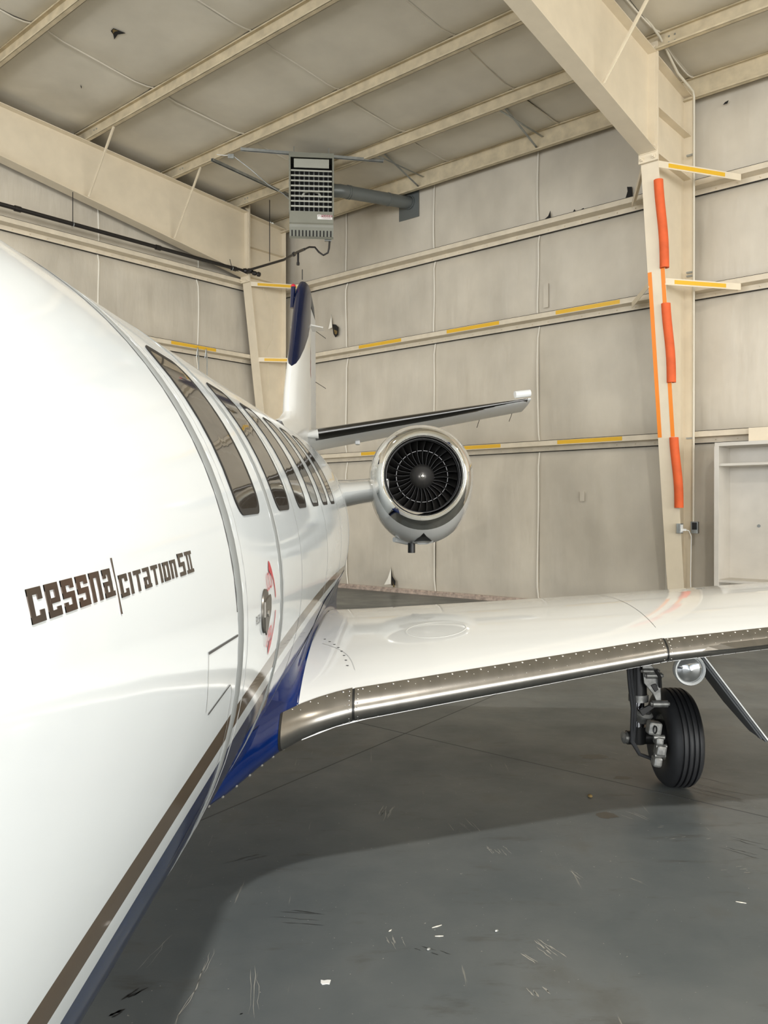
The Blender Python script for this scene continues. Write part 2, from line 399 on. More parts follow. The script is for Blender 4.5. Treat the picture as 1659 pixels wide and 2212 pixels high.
for a, c in zip(PV[:-1], PV[1:]):
    for s0, s1 in zip(sr[:-1], sr[1:]):
        amp = 0.085 + rnd.random()*0.03; ph = rnd.random()*6
        def fn(i, j, a=a, c=c, s0=s0, s1=s1, amp=amp, ph=ph):
            v = a + (c - a)*j; uu = s0 + (s1 - s0)*i
            z = rz(v) - 0.03 - amp*min(1.0, 2.2*math.sin(PI*j) if 0 < j < 1 else 0)*(0.62 + 0.38*(max(0, math.sin(PI*i)))**0.5)
            z += 0.012*math.sin(3.1*uu + ph)*math.sin(PI*j)
            return B(uu, v, z)
        g = MB(); g.grid(fn, 14, 10); build('roof_insulation_panel', g, 'roof', ceiling, smooth=True)
for a, c in zip(PV[:9], PV[1:10]):
    for s_ in seamsR[:7]:
        q = rnd.random()*6
        path = [B(s_ + 0.03*math.sin(q + 3*i/10), a + (c-a)*i/10, rz(a + (c-a)*i/10) - 0.035 - 0.072*min(1, 2.2*math.sin(PI*i/10))) for i in range(11)]
        g = MB(); g.tube(path, 0.014, 6); build('seam_fold', g, 'roof', ceiling, smooth=True)
frames_u = [-13.38, -4.66, 4.06, 12.75]
for i, v in enumerate(PV):
    m = MB(); z0 = zpur(v); z1 = z0 + PD
    if i == 0: z0 -= 0.10; z1 -= 0.0
    dv = 0.07
    m.box(U0 + 0.05, U1 - 0.05, v - 0.003, v + 0.003, z0, z1, Bf)
    m.box(U0 + 0.05, U1 - 0.05, v - dv, v + 0.003, z0, z0 + 0.006, Bf); m.box(U0 + 0.05, U1 - 0.05, v - dv, v - dv + 0.005, z0, z0 + 0.028, Bf)
    m.box(U0 + 0.05, U1 - 0.05, v - dv, v + 0.003, z1 - 0.006, z1, Bf)
    m.box(U0 + 0.05, U1 - 0.05, v - dv, v - dv + 0.005, z1 - 0.025, z1, Bf)
    P = build('roof_purlin', m, 'purlin', ceiling)
    d = MB(); d.box(U0 + 0.05, U1 - 0.05, v - dv, v + 0.003, z1, z1 + 0.012, Bf); build('painted_shade_strip', d, 'dark', P)  # near-black strip painted in as shade where purlin meets roof
    if 0 < i < 5:
        for fu in (-13.38, -4.66):       # lap clips and bolts above each frame
            c = MB()
            for du in (-0.28, 0.28, 0.36):
                for dz in (0.06, 0.14): c.obox(B(fu + du, v - 0.008, z0 + dz), (0.009, 0, 0), (0, 0.009, 0), (0, 0, 0.009))
            build('bolt_cluster', c, 'galv', P, kind='stuff')
# flat bridging straps between the second purlin and the eave
for uc in (-9.55, -7.05, -2.0):
    for s in (1, -1):
        m = MB(); m.beam(B(uc, 10.75, zpur(10.75) + (0.02 if s > 0 else 0.17)), B(uc + 0.05*s, 11.98, zpur(12) + (0.10 if s > 0 else -0.06)), 0.035, 0.006)
        build('bridging_strap', m, 'galv', ceiling)

# tears in the facing: each a dark irregular hole with its curled flap
def tear(parent, c, eu, ez, pts, nrm, fiber=True, flap=None):
    c, eu, ez, nrm = map(Vector, (c, eu, ez, nrm))
    m = MB(); n = len(pts)
    m.add([c + eu*a + ez*b2 for a, b2 in pts] + [c + eu*a + ez*b2 - nrm*0.004 for a, b2 in pts],
          [tuple(range(n)), tuple(range(n, 2*n))[::-1]] + [(i, (i+1) % n, n+(i+1) % n, n+i) for i in range(n)])
    T = build('torn_hole', m, 'dark', parent)
    if fiber:
        m = MB(); k = [(a*0.5 + 0.02, b2*0.35 - 0.05) for a, b2 in pts]
        m.add([c + eu*a + ez*b2 + nrm*0.003 for a, b2 in k], [tuple(range(n))]); build('exposed_fibre', m, 'fiber', T)
    if flap:
        m = MB(); k = flap
        m.add([c + eu*a + ez*b2 + nrm*(0.004 + 0.05*q) for a, b2, q in k], [tuple(range(len(k)))]); build('torn_flap', m, 'seam', T)
nb = -Vector(B(0, 1, 0)); eub = Vector(B(1, 0, 0)); ez = Vector((0, 0, 1))
tear(wall_back, B(-11.93, V1 - 0.075, 4.86 + 0.42), eub, ez, [(-0.10, 0.34), (-0.06, 0.12), (0.03, 0.10), (0.11, 0.03), (0.10, -0.12), (0.02, -0.16), (-0.04, -0.08), (-0.07, 0.1)], nb, True,
     [(-0.09, 0.30, 0), (-0.06, 0.05, 0.2), (-0.13, 0.02, 1), (-0.12, 0.12, 0.5)])
tear(wall_back, B(-10.35, V1 - 0.085, 0.16), eub, ez, [(-0.05, 0.34), (-0.02, 0.15), (0.06, 0.06), (0.05, -0.02), (-0.04, -0.03)], nb, True,
     [(-0.05, 0.3, 0), (-0.04, 0.0, 0.3), (-0.18, -0.02, 1), (-0.10, 0.12, 0.6)])
tear(wall_back, B(-6.98, V1 - 0.06, 6.41), eub, ez, [(-0.10, 0.0), (-0.01, 0.05), (0.03, 0.13), (0.04, -0.02)], nb, False)
tear(wall_back, B(-6.05, V1 - 0.06, 6.40), eub, ez, [(-0.5, 0.0), (-0.46, 0.06), (-0.42, 0.0), (-0.3, 0.04), (-0.25, -0.01)], nb, False)
tear(wall_back, B(-5.58, V1 - 0.06, 6.40), eub, ez, [(-0.06, 0.0), (-0.02, 0.12), (-0.03, 0.19), (0.05, 0.17), (0.06, 0.0)], nb, True)
tear(wall_back, B(-4.12, V1 - 0.085, 7.38), eub, ez, [(-0.03, 0.0), (0.0, 0.03), (0.05, 0.04), (0.03, 0.0)], nb, False)
tear(wall_back, B(-3.48, V1 - 0.085, 5.72), eub, ez, [(-0.05, 0.03), (0.05, 0.07), (0.04, 0.05), (-0.01, 0.04), (-0.01, -0.08), (-0.02, 0.03)], nb, False)
vr = 7.0
tear(ceiling, B(-10.3, 6.2, rz(6.2) - 0.155), eub*1.0, Vector(B(0, 1, -0.075)), [(-0.16, 0.05), (-0.02, 0.02), (0.09, 0.07), (0.05, -0.09), (-0.03, -0.08), (-0.07, -0.02)], Vector((0, 0, -1)), True)
tear(ceiling, B(-11.98, 6.6, rz(6.6) - 0.15), eub, Vector(B(0, 1, -0.075)), [(-0.05, 0.02), (0.0, 0.0), (0.04, -0.04), (0.0, -0.02)], Vector((0, 0, -1)), False)
# patch taped over the back wall
m = MB(); m.box(-6.41, -6.33, V1 - 0.058, V1 - 0.05, 1.73, 1.89, Bf); build('tape_patch', m, 'insul', wall_back)
m = MB(); m.box(-7.08, -6.99, V1 - 0.058, V1 - 0.05, 4.95, 5.35, Bf); build('tape_patch', m, 'insul', wall_back)

# ================================================================ STEEL FRAMES
def frame(fu, labels, dep0, depk, detail=True):
    fw = 0.122; outer = 11.99; zk = 6.36
    D = lambda z: dep0 + depk*z
    C_ = thing('steel_column', B(fu, outer - 0.15, 0), labels[0], 'column')
    ztop = zpur(outer) - 0.03
    vk = outer - D(zk)
    m = MB(); m.box(fu - fw, fu + fw, outer - 0.014, outer, 0.02, ztop, Bf); build('outer_flange', m, 'steel', C_)
    m = MB()
    m.hexa([B(fu-fw, outer-D(0), 0.02), B(fu+fw, outer-D(0), 0.02), B(fu+fw, outer-D(0)+0.014, 0.02), B(fu-fw, outer-D(0)+0.014, 0.02),
            B(fu-fw, vk, zk), B(fu+fw, vk, zk), B(fu+fw, vk+0.014, zk), B(fu-fw, vk+0.014, zk)]); build('inner_flange', m, 'steel', C_)
    m = MB(); t = 0.005
    m.hexa([B(fu-t, outer-D(0)+0.01, 0.02), B(fu+t, outer-D(0)+0.01, 0.02), B(fu+t, outer-0.01, 0.02), B(fu-t, outer-0.01, 0.02),
            B(fu-t, vk+0.01, zk), B(fu+t, vk+0.01, zk), B(fu+t, outer-0.01, zk), B(fu-t, outer-0.01, zk)])
    m.hexa([B(fu-t, vk+0.01, zk), B(fu+t, vk+0.01, zk), B(fu+t, outer-0.01, zk), B(fu-t, outer-0.01, zk),
            B(fu-t, vk+0.01, zpur(vk)-0.03), B(fu+t, vk+0.01, zpur(vk)-0.03), B(fu+t, outer-0.01, ztop), B(fu-t, outer-0.01, ztop)])
    build('web', m, 'steel', C_)
    for zz, v_a in ((zk + 0.02, vk), (7.0, vk + 0.02)):
        m = MB(); m.box(fu - fw + 0.01, fu + fw - 0.01, v_a, outer - 0.012, zz, zz + 0.012, Bf); build('stiffener', m, 'steel', C_)
    m = MB(); m.hexa([B(fu-fw, vk, zpur(vk)-0.045), B(fu+fw, vk, zpur(vk)-0.045), B(fu+fw, outer, ztop-0.015), B(fu-fw, outer, ztop-0.015),
                      B(fu-fw, vk, zpur(vk)-0.03), B(fu+fw, vk, zpur(vk)-0.03), B(fu+fw, outer, ztop), B(fu-fw, outer, ztop)]); build('cap_plate', m, 'steel', C_)
    m = MB(); m.box(fu - 0.16, fu + 0.16, outer - D(0) - 0.05, outer, 0.0, 0.02, Bf); build('base_plate', m, 'steel', C_)
    # bolted end plates at the knee
    zt = zpur(vk) + 0.14
    R_ = thing('roof_rafter', B(fu, vk - 0.02, zk), labels[1], 'beam')
    for par, a, c in ((C_, vk - 0.018, vk), (R_, vk - 0.038, vk - 0.02)):
        m = MB(); m.box(fu - 0.135, fu + 0.135, a, c, zk - 0.09, zt, Bf); build('end_plate', m, 'steel', par, bevel=0.002)
    if detail:
        for du, dz in ((-0.085, zk - 0.04), (0.085, zk - 0.04), (0.085, zk + 0.11), (-0.085, zk + 0.11), (0.085, zt - 0.08), (-0.085, zt - 0.08)):
            q = Vector(B(fu + du, vk - 0.04, dz)); nn = Vector(B(0, -1, 0))
            m = MB(); m.lathe([(0, 0.0), (0, 0.036), (0.004, 0.036), (0.004, 0.03), (0.026, 0.028), (0.028, 0.017), (0.05, 0.016), (0.052, 0)], q, nn, 6); build('bolt', m, 'steel', R_)
    # rafter: deep haunch that thins out towards the middle
    def zb(v):
        return zk + 0.02 + 0.165*(vk - v) if v > 5.6 else zk + 0.02 + 0.165*(vk - 5.6) + 0.075*(5.6 - v)
    def ztp(v): return zpur(v) - 0.004
    vv = [vk - 0.04, 8.2, 5.6, 2.7, RIDGE_V + 0.0]
    for which in ('f', 'mirror'):
        names = []
        wb, wt_, ww = MB(), MB(), MB()
        for a, c in zip(vv[:-1], vv[1:]):
            ma, mc = (a, c) if which == 'f' else (2*RIDGE_V - a, 2*RIDGE_V - c)
            def hx(mm, h0, h1, f0, f1):
                mm.hexa([B(fu-h0, ma, f0(a)), B(fu+h0, ma, f0(a)), B(fu+h0, mc, f0(c)), B(fu-h0, mc, f0(c)),
                         B(fu-h0, ma, f1(a)), B(fu+h0, ma, f1(a)), B(fu+h0, mc, f1(c)), B(fu-h0, mc, f1(c))])
            hx(wb, fw, fw, zb, lambda v: zb(v) + 0.012)
            hx(wt_, fw, fw, lambda v: ztp(v) - 0.012, ztp)
            hx(ww, 0.005, 0.005, lambda v: zb(v) + 0.01, lambda v: ztp(v) - 0.01)
        build('bottom_flange', wb, 'steel', R_); build('top_flange', wt_, 'steel', R_); build('web', ww, 'steel', R_)
    m = MB()
    m.box(fu - 0.11, fu + 0.11, vk - 0.05, vk - 0.04, zb(vk), ztp(vk), Bf); build('stiffener', m, 'steel', R_)
    # flange braces, purlin down to the rafter's bottom flange
    for pv_, vb_ in ((9.2, 9.2), (7.45, 7.45), (4.2, 4.2)):
        for s in (-1, 1):
            if fu + s*1.0 < U0 + 0.2: continue
            m = MB(); a = B(fu + s*0.95, pv_ - 0.02, zpur(pv_) + 0.03); c = B(fu + s*0.12, vb_ - 0.02, zb(vb_) + 0.03)
            m.beam(a, c, 0.045, 0.005); m.beam(Vector(a) + Vector((0, 0, 0.02)), Vector(c) + Vector((0, 0, 0.02)), 0.005, 0.045)
            build('flange_brace', m, 'steel', R_)
    # column braces to the girts, with yellow tape on the one facing the room
    for gz in (4.76, 6.285):
        vi = outer - D(gz)
        for s in (1, -1):
            if fu + s*0.8 < U0 + 0.1: continue
            a = Vector(B(fu + s*0.115, vi + 0.01, gz - 0.055)); c = Vector(B(fu + s*0.80, outer + 0.0, gz - 0.055))
            d = (c - a).normalized(); nrm = d.cross(Vector((0, 0, 1))).normalized()
            if nrm.dot(Vector(B(0, -1, 0))) < 0: nrm = -nrm
            m = MB(); m.beam(a, c, 0.005, 0.09); m.beam(a + Vector((0, 0, 0.043)) - nrm*0.03, c + Vector((0, 0, 0.043)) - nrm*0.03, 0.06, 0.005)
            br = build('flange_brace', m, 'steel', C_)
            if s > 0 and detail:
                m = MB(); L = (c - a).length
                m.beam(a + d*L*0.12 + nrm*0.0035, a + d*L*0.80 + nrm*0.0035, 0.0015, 0.055); tag(build('yellow_tape', m, 'yellow', br), 'yellow tape on the brace')
    return C_, R_, vk, D
left_col, left_raf, lvk, LD = frame(-13.38, ('cream steel column in the corner behind the tail fin', 'cream roof rafter along the end wall, above the black gas pipe'), 0.13, 0.135)
right_col, right_raf, rvk, RD = frame(-4.66, ('cream tapered steel column with orange tape at right', 'cream roof rafter rising from the column with orange foam'), 0.225, 0.157)
frame(4.06, ('cream steel column right of the picture frame, beyond the wing tip', 'cream roof rafter right of the picture frame'), 0.225, 0.157, False)
frame(12.75, ('cream steel column by the far right wall', 'cream roof rafter by the far right wall'), 0.225, 0.157, False)

# orange tape on the column's inner flange
def on_flange(fu, z, D): return 11.99 - D(z)
def tape(fu0, fu1, z0, z1, parent, D, mat, lab):
    m = MB(); e = 0.0025
    m.hexa([B(fu0, on_flange(0, z0, D)-e, z0), B(fu1, on_flange(0, z0, D)-e, z0), B(fu1, on_flange(0, z0, D)-0.0005, z0), B(fu0, on_flange(0, z0, D)-0.0005, z0),
            B(fu0, on_flange(0, z1, D)-e, z1), B(fu1, on_flange(0, z1, D)-e, z1), B(fu1, on_flange(0, z1, D)-0.0005, z1), B(fu0, on_flange(0, z1, D)-0.0005, z1)])
    return tag(build('orange_tape', m, mat, parent), lab)
tape(-4.781, -4.725, 2.61, 4.86, right_col, RD, 'orange', 'long orange tape strip on the left edge of the flange')
tape(-4.595, -4.54, 2.61, 4.90, right_col, RD, 'orange', 'orange tape strip on the right edge, showing between the foam tubes')

def noodle(z0, z1, label):
    fu = -4.545; m = MB(); n = 16; path = []
    T = thing('foam_tube', B(fu, on_flange(0, z0, RD), z0), label, 'foam tube', 'orange foam tubes on the column edge')
    k = 10; vs = []; fs = []
    def ring(i, r):
        z = z0 + (z1-z0)*i/k; c = Vector(B(fu + 0.012*math.sin(i*0.5) + 0.008, on_flange(0, z, RD) - 0.012, z))
        e1 = Vector(B(1, 0, 0)); e2 = Vector(B(0, 1, 0)); out = []
        for j in range(n + 1):
            t = math.radians(75) + math.radians(300)*j/n      # open slit that clips over the flange edge
            t = math.radians(135) + math.radians(20) + math.radians(320)*j/n
            out.append(c + (e1*math.cos(t) + e2*math.sin(t))*r)
        return out
    m = MB(); vs = []
    R1 = [ring(i, 0.062) for i in range(k+1)]; R2 = [ring(i, 0.036) for i in range(k+1)]
    N1 = n + 1
    vs = [p for g in R1 for p in g] + [p for g in R2 for p in g]; off = N1*(k+1)
    fs = []
    for i in range(k):
        for j in range(n):
            a = i*N1 + j; fs += [(a, a+1, a+1+N1, a+N1), (off+a, off+a+N1, off+a+1+N1, off+a+1)]
        a = i*N1; fs += [(a, a+N1, off+a+N1, off+a)]
        a = i*N1 + n; fs += [(a, off+a, off+a+N1, a+N1)]
    for i in (0, k):
        for j in range(n):
            a = i*N1 + j; fs += [(a, off+a, off+a+1, a+1)]
    m.add(vs, fs); build('foam_sleeve', m, 'foam', T, smooth=True)
noodle(4.88, 6.02, 'topmost orange foam tube clipped on the column edge')
noodle(3.35, 4.41, 'middle orange foam tube clipped on the column edge')
noodle(1.62, 2.60, 'lowest orange foam tube clipped on the column edge, above the wing')

# ================================================================ CONDUIT, BOXES, CORD, CABINET
m = MB(); m.tube([B(-4.465, 11.85, 1.36), B(-4.465, 11.85, 7.50), B(-4.46, 11.80, 7.56), B(-4.48, 11.3, 7.62), B(-4.48, 10.67, 7.86), B(-4.5, 9.89, 8.0), B(-4.3, 9.7, 8.02)], 0.017, 10)
cd = thing('conduit', B(-4.465, 11.85, 1.36), 'cream electrical conduit running down behind the right column', 'conduit')
build('pipe_run', m, 'conduit', cd, smooth=True)
for z in (2.62, 4.95, 5.0, 6.68):
    mm = MB(); mm.obox(B(-4.52, 11.86, z), Vector(B(0.05, 0, 0)), Vector(B(0, 0.02, 0)), (0, 0, 0.012)); build('clamp', mm, 'galv', cd)
bx = thing('outlet_box', B(-4.46, 11.83, 1.24), 'metal outlet box at the foot of the conduit', 'outlet box')
mm = MB(); mm.obox(B(-4.44, 11.84, 1.34), Vector(B(0.05, 0, 0)), Vector(B(0, 0.035, 0)), (0, 0, 0.085)); build('box', mm, 'galv', bx, bevel=0.004)
mm = MB(); mm.obox(B(-4.43, 11.80, 1.36), Vector(B(0.035, 0, 0)), Vector(B(0, 0.004, 0)), (0, 0, 0.05)); build('cover', mm, 'geard', bx)
bx2 = thing('outlet_box', B(-4.52, 11.58, 1.24), 'small steel outlet box on the column web with a plug in it', 'outlet box')
mm = MB(); mm.obox(B(-4.545, 11.55, 1.33), Vector(B(0.03, 0, 0)), Vector(B(0, 0.05, 0)), (0, 0, 0.07)); build('box', mm, 'galv', bx2, bevel=0.004)
mm = MB(); mm.obox(B(-4.51, 11.54, 1.33), Vector(B(0.004, 0, 0)), Vector(B(0, 0.035, 0)), (0, 0, 0.055)); build('cover', mm, 'white', bx2)
cr = thing('power_cord', B(-4.46, 11.6, 0.0), 'white power cord hanging from the outlet box beside the column', 'cord')
mm = MB(); mm.obox(B(-4.485, 11.54, 1.31), Vector(B(0.03, 0, 0)), Vector(B(0, 0.015, 0)), (0, 0, 0.015)); build('plug', mm, 'white', cr)
mm = MB(); mm.tube([B(-4.46, 11.54, 1.31), B(-4.42, 11.56, 1.30), B(-4.40, 11.60, 1.22), B(-4.42, 11.64, 0.95), B(-4.43, 11.65, 0.6), B(-4.41, 11.64, 0.3), B(-4.40, 11.6, 0.05), B(-4.38, 11.58, 0.008)], 0.006, 6); build('cable', mm, 'white', cr, smooth=True)

cb = thing('open_cabinet', B(-3.3, 11.75, 0), 'tall open white cabinet against the wall right of the column', 'cabinet')
cu0, cu1, cv0, cv1, cz = -4.05, -2.45, 11.52, 12.03, 2.46
for nm, a in (('side_panel', (cu0, cu0+0.035, cv0, cv1, 0, cz)), ('side_panel', (cu1-0.035, cu1, cv0, cv1, 0, cz)), ('top_panel', (cu0-0.0, cu1, cv0-0.004, cv1, cz, cz+0.05)),
              ('back_panel', (cu0+0.035, cu1-0.035, cv1-0.02, cv1-0.005, 0.08, cz)), ('shelf', (cu0+0.035, cu1-0.035, cv0+0.03, cv1-0.02, 2.19, 2.225)), ('bottom_panel', (cu0+0.035, cu1-0.035, cv0+0.02, cv1-0.02, 0.06, 0.085)),
              ('front_stile', (cu0-0.002, cu0+0.06, cv0-0.018, cv0-0.001, 0, cz)), ('shelf', (cu0+0.035, cu1-0.035, cv0+0.03, cv1-0.02, 0.6, 0.635))):
    mm = MB(); mm.box(*a, Bf); build(nm, mm, 'cab', cb, bevel=0.002)
mm = MB(); mm.lathe([(0, 0.022), (0.006, 0.022), (0.006, 0.014), (0.002, 0.012), (0.002, 0)], B(-3.62, cv1 - 0.022, 1.37), B(0, -1, 0), 16); build('cable_grommet', mm, 'galv', cb, smooth=True)
pb = thing('wall_panel', B(-3.0, 11.93, 2.53), 'cream boxed panel on the wall above the open cabinet', 'panel')
mm = MB(); mm.box(-3.72, -2.3, 11.88, 11.99, 2.53, 2.72, Bf); build('box', mm, 'steel', pb, bevel=0.003)

# ================================================================ UNIT HEATER, VENT, GAS PIPE
hx, hy = -1.242, 14.2
fd = Vector((0.0875, -0.996, 0)); rd = Vector((0.996, 0.0875, 0)); up = Vector((0, 0, 1))
def H(r, f, z): return Vector((hx, hy, 0)) + rd*r + fd*f + up*z     # right, forward, height
ht = thing('unit_heater', (hx, hy + 0.3, 6.3), 'grey-green gas unit heater hanging under the roof', 'heater')
Hf = lambda r, f, z: H(r, f, z)
zt_, zb_ = 7.70, 6.24
mm = MB(); zb_ = 6.62; mm.box(-0.385, -0.375, -0.72, 0, zb_ + 0.05, zt_, Hf); mm.box(0.375, 0.385, -0.72, 0, zb_ + 0.05, zt_, Hf)
mm.box(-0.385, 0.385, -0.72, -0.71, zb_ + 0.05, zt_, Hf); mm.box(-0.385, 0.385, -0.72, 0, zt_ - 0.01, zt_, Hf); mm.box(-0.375, 0.375, -0.72, 0, zb_+0.05, zb_+0.06, Hf)
mm.box(-0.385, -0.355, -0.01, 0.01, 6.70, zt_, Hf); mm.box(0.355, 0.385, -0.01, 0.01, 6.70, zt_, Hf); mm.box(-0.385, 0.385, -0.01, 0.012, 7.62, zt_, Hf)
build('casing', mm, 'heat', ht, bevel=0.003)
mm = MB(); mm.box(-0.355, 0.355, -0.30, -0.28, 6.72, 7.62, Hf); build('dark_interior', mm, 'dark', ht)
mm = MB(); mm.box(-0.30, 0.30, -0.03, -0.005, 7.45, 7.60, Hf); build('baffle_plate', mm, 'heat_l', ht, bevel=0.003)
for i in range(8):
    z = 7.40 - i*0.087
    mm = MB(); mm.hexa([H(-0.35, -0.05, z), H(0.35, -0.05, z), H(0.35, 0.015, z - 0.024), H(-0.35, 0.015, z - 0.024), H(-0.35, -0.05, z + 0.008), H(0.35, -0.05, z + 0.008), H(0.35, 0.018, z + 0.004), H(-0.35, 0.018, z + 0.004)])
    build('louvre', mm, 'heat_l', ht, bevel=0.002)
for i in range(8):
    x = -0.29 + i*0.083
    mm = MB(); mm.tube([H(x, -0.16, 6.74), H(x, -0.16, 7.44)], 0.014, 8); build('heat_tube', mm, 'galv', ht, smooth=True)
mm = MB(); mm.tube([H(-0.17, -0.12, 6.98), H(-0.12, -0.10, 7.06), H(0, -0.09, 7.08), H(0.12, -0.10, 7.06), H(0.17, -0.12, 6.98)], 0.02, 8); build('burner_bar', mm, 'heat_l', ht, smooth=True)
mm = MB()       # lower shell: flat panel, rounded bulge, slotted apron
prof = [(0.01, 6.70), (0.01, 6.50), (0.035, 6.485), (0.045, 6.46), (0.035, 6.42), (-0.02, 6.28), (-0.06, 6.25)]
for (f0, z0), (f1, z1) in zip(prof[:-1], prof[1:]):
    mm.add([H(-0.375, f0, z0), H(0.375, f0, z0), H(0.375, f1, z1), H(-0.375, f1, z1)], [(0, 1, 2, 3)])
mm.add([H(-0.375, a, c) for a, c in prof] + [H(-0.375, -0.7, 6.62), H(-0.375, -0.7, 6.7)], [tuple(range(9))])
mm.add([H(0.375, a, c) for a, c in prof] + [H(0.375, -0.7, 6.62), H(0.375, -0.7, 6.7)], [tuple(range(9))])
mm.add([H(-0.375, -0.06, 6.25), H(0.375, -0.06, 6.25), H(0.375, -0.7, 6.62), H(-0.375, -0.7, 6.62)], [(0, 1, 2, 3)])
build('lower_shell', mm, 'heat', ht)
for i in range(12):
    x = -0.33 + i*0.06
    mm = MB(); mm.hexa([H(x-0.011, -0.032, 6.285), H(x+0.011, -0.032, 6.285), H(x+0.011, -0.01, 6.275), H(x-0.011, -0.01, 6.275),
                        H(x-0.011, 0.005, 6.375), H(x+0.011, 0.005, 6.375), H(x+0.011, 0.022, 6.368), H(x-0.011, 0.022, 6.368)]); build('vent_slot', mm, 'dark', ht)
mm = MB(); mm.box(0.10, 0.355, 0.0105, 0.014, 6.565, 6.645, Hf); pl_ = build('rating_plate', mm, 'white', ht)
mm = MB(); mm.box(0.165, 0.355, 0.0142, 0.0155, 6.603, 6.643, Hf); build('print_block', mm, 'maroon', pl_)
mm = MB(); mm.box(0.17, 0.34, 0.0142, 0.0150, 6.578, 6.582, Hf); mm.box(0.20, 0.32, 0.0142, 0.0150, 6.588, 6.592, Hf); build('print_lines', mm, 'maroon', pl_)

def text_mesh(txt, size, fn, name, mat, parent, fit=None, squeeze=1.0):
    """Blender text turned to a mesh and laid on a surface by fn(x, y)"""
    cu = bpy.data.curves.new('t', 'FONT'); cu.body = txt; cu.size = size; cu.extrude = 0; cu.resolution_u = 3
    to = bpy.data.objects.new('t', cu); COL.objects.link(to)
    dg = bpy.context.evaluated_depsgraph_get(); me = bpy.data.meshes.new_from_object(to.evaluated_get(dg))
    xs = [v.co.x for v in me.vertices]; x0, x1 = min(xs), max(xs); k = (fit/(x1-x0)) if fit else 1
    m = MB(); m.add([fn((v.co.x - x0)*k, v.co.y) for v in me.vertices], [tuple(p.vertices) for p in me.polygons])
    bpy.data.objects.remove(to); bpy.data.curves.remove(cu); bpy.data.meshes.remove(me)
    return build(name, m, mat, parent)
text_mesh('MODINE', 0.040, lambda x, y: H(0.172 + x, 0.0165, 6.609 + y), 'lettering', 'white', pl_, fit=0.175)
text_mesh('M', 0.045, lambda x, y: H(0.115 + x, 0.0145, 6.607 + y), 'lettering', 'maroon', pl_, fit=0.035)

# two galvanised channels carry the heater
def channel(a, c, label):
    t = thing('support_channel', a, label, 'channel')
    mm = MB(); a, c = Vector(a), Vector(c); d = (c-a).normalized(); sd = d.cross(up).normalized()
    mm.beam(a, c, 0.045, 0.004); mm.beam(a + sd*0.021 - up*0.022, c + sd*0.021 - up*0.022, 0.004, 0.045); mm.beam(a - sd*0.021 - up*0.022, c - sd*0.021 - up*0.022, 0.004, 0.045)
    build('strut', mm, 'galv', t)
    return t
c1 = channel((-2.446, 14.14, 7.76), (-0.01, 14.57, 7.74), 'front galvanised channel across the purlins over the heater')
c2 = channel((-3.02, 14.56, 7.76), (-1.3, 17.0, 7.76), 'rear galvanised channel running diagonally behind the heater')
for x in (-0.30, 0.30):
    mm = MB(); mm.tube([H(x, -0.02 - 0.05, 7.66), H(x, -0.07, 7.83)], 0.007, 6); build('hanger_rod', mm, 'galv', c1)
jb = thing('junction_box', (-2.5, 14.1, 7.60), 'small junction box under the purlin left of the heater', 'junction box')
mm = MB(); mm.obox((-2.62, 14.2, 7.64), rd*0.05, fd*0.03, up*0.035); build('box', mm, 'galv', jb, bevel=0.003)
mm = MB(); mm.tube([(-2.57, 14.2, 7.64), (-2.3, 14.25, 7.45), (-2.0, 14.3, 7.2), (-1.75, 14.4, 7.08), (-1.65, 14.45, 7.0)], 0.008, 6); build('cable', mm, 'galv', jb, smooth=True)
mm = MB(); mm.tube([(-2.62, 14.2, 7.66), (-2.75, 14.25, 7.68), (-2.9, 14.4, 7.76)], 0.008, 6); build('cable', mm, 'white', jb, smooth=True)

vp = thing('vent_pipe', (-0.4, 14.8, 7.2), 'grey round vent pipe from the heater through the wall', 'pipe')
we = Vector(B(-9.96, V1 - 0.03, 7.40))
a_ = H(0.37, -0.55, 7.28); a2 = a_ + rd*0.14
mm = MB(); mm.tube([a_, a2, a2 + (we - a2)*0.04, we], 0.115, 20); build('duct', mm, 'vent', vp, smooth=True)
dr = (we - a2).normalized()
for k in (0.09, 0.12, 0.66):
    q = a2 + (we - a2)*k; mm = MB(); mm.lathe([(0, 0.112), (0.0, 0.123), (0.03, 0.123), (0.03, 0.112)], q, dr, 20); build('joint_band', mm, 'vent', vp, smooth=True)
mm = MB(); mm.box(-10.22, -9.74, V1 - 0.06, V1 - 0.045, 7.10, 7.66, Bf); build('wall_flashing', mm, 'vent', vp)
mm = MB(); mm.lathe([(0, 0.13), (0.05, 0.13), (0.05, 0.118)], we + Vector(B(0, -0.02, 0)), B(0, -1, 0), 20); build('wall_collar', mm, 'vent', vp, smooth=True)

gp = thing('gas_pipe', B(-13.3, 10.6, 6.35), 'black gas pipe under the rafter with a branch to the heater', 'pipe')
mm = MB(); mm.tube([B(-13.28, -12.3, 6.44), B(-13.28, 10.9, 6.46)], 0.036, 12); build('main_run', mm, 'black', gp, smooth=True)
for v in (6.2, 8.83, 10.6):
    mm = MB(); mm.lathe([(-0.05, 0.036), (-0.05, 0.048), (0.05, 0.048), (0.05, 0.036)], B(-13.28, v, 6.455), B(0, 1, 0), 12); build('coupling', mm, 'black', gp, smooth=True)
valve = Vector(B(-13.1, 10.9, 6.47))
mm = MB(); mm.lathe([(-0.1, 0.03), (-0.08, 0.055), (-0.03, 0.055), (0, 0.035), (0.03, 0.055), (0.1, 0.055), (0.12, 0.03)], Vector(B(-13.22, 10.9, 6.46)), B(1, 0.35, -0.1), 12); build('valve', mm, 'black', gp, smooth=True)
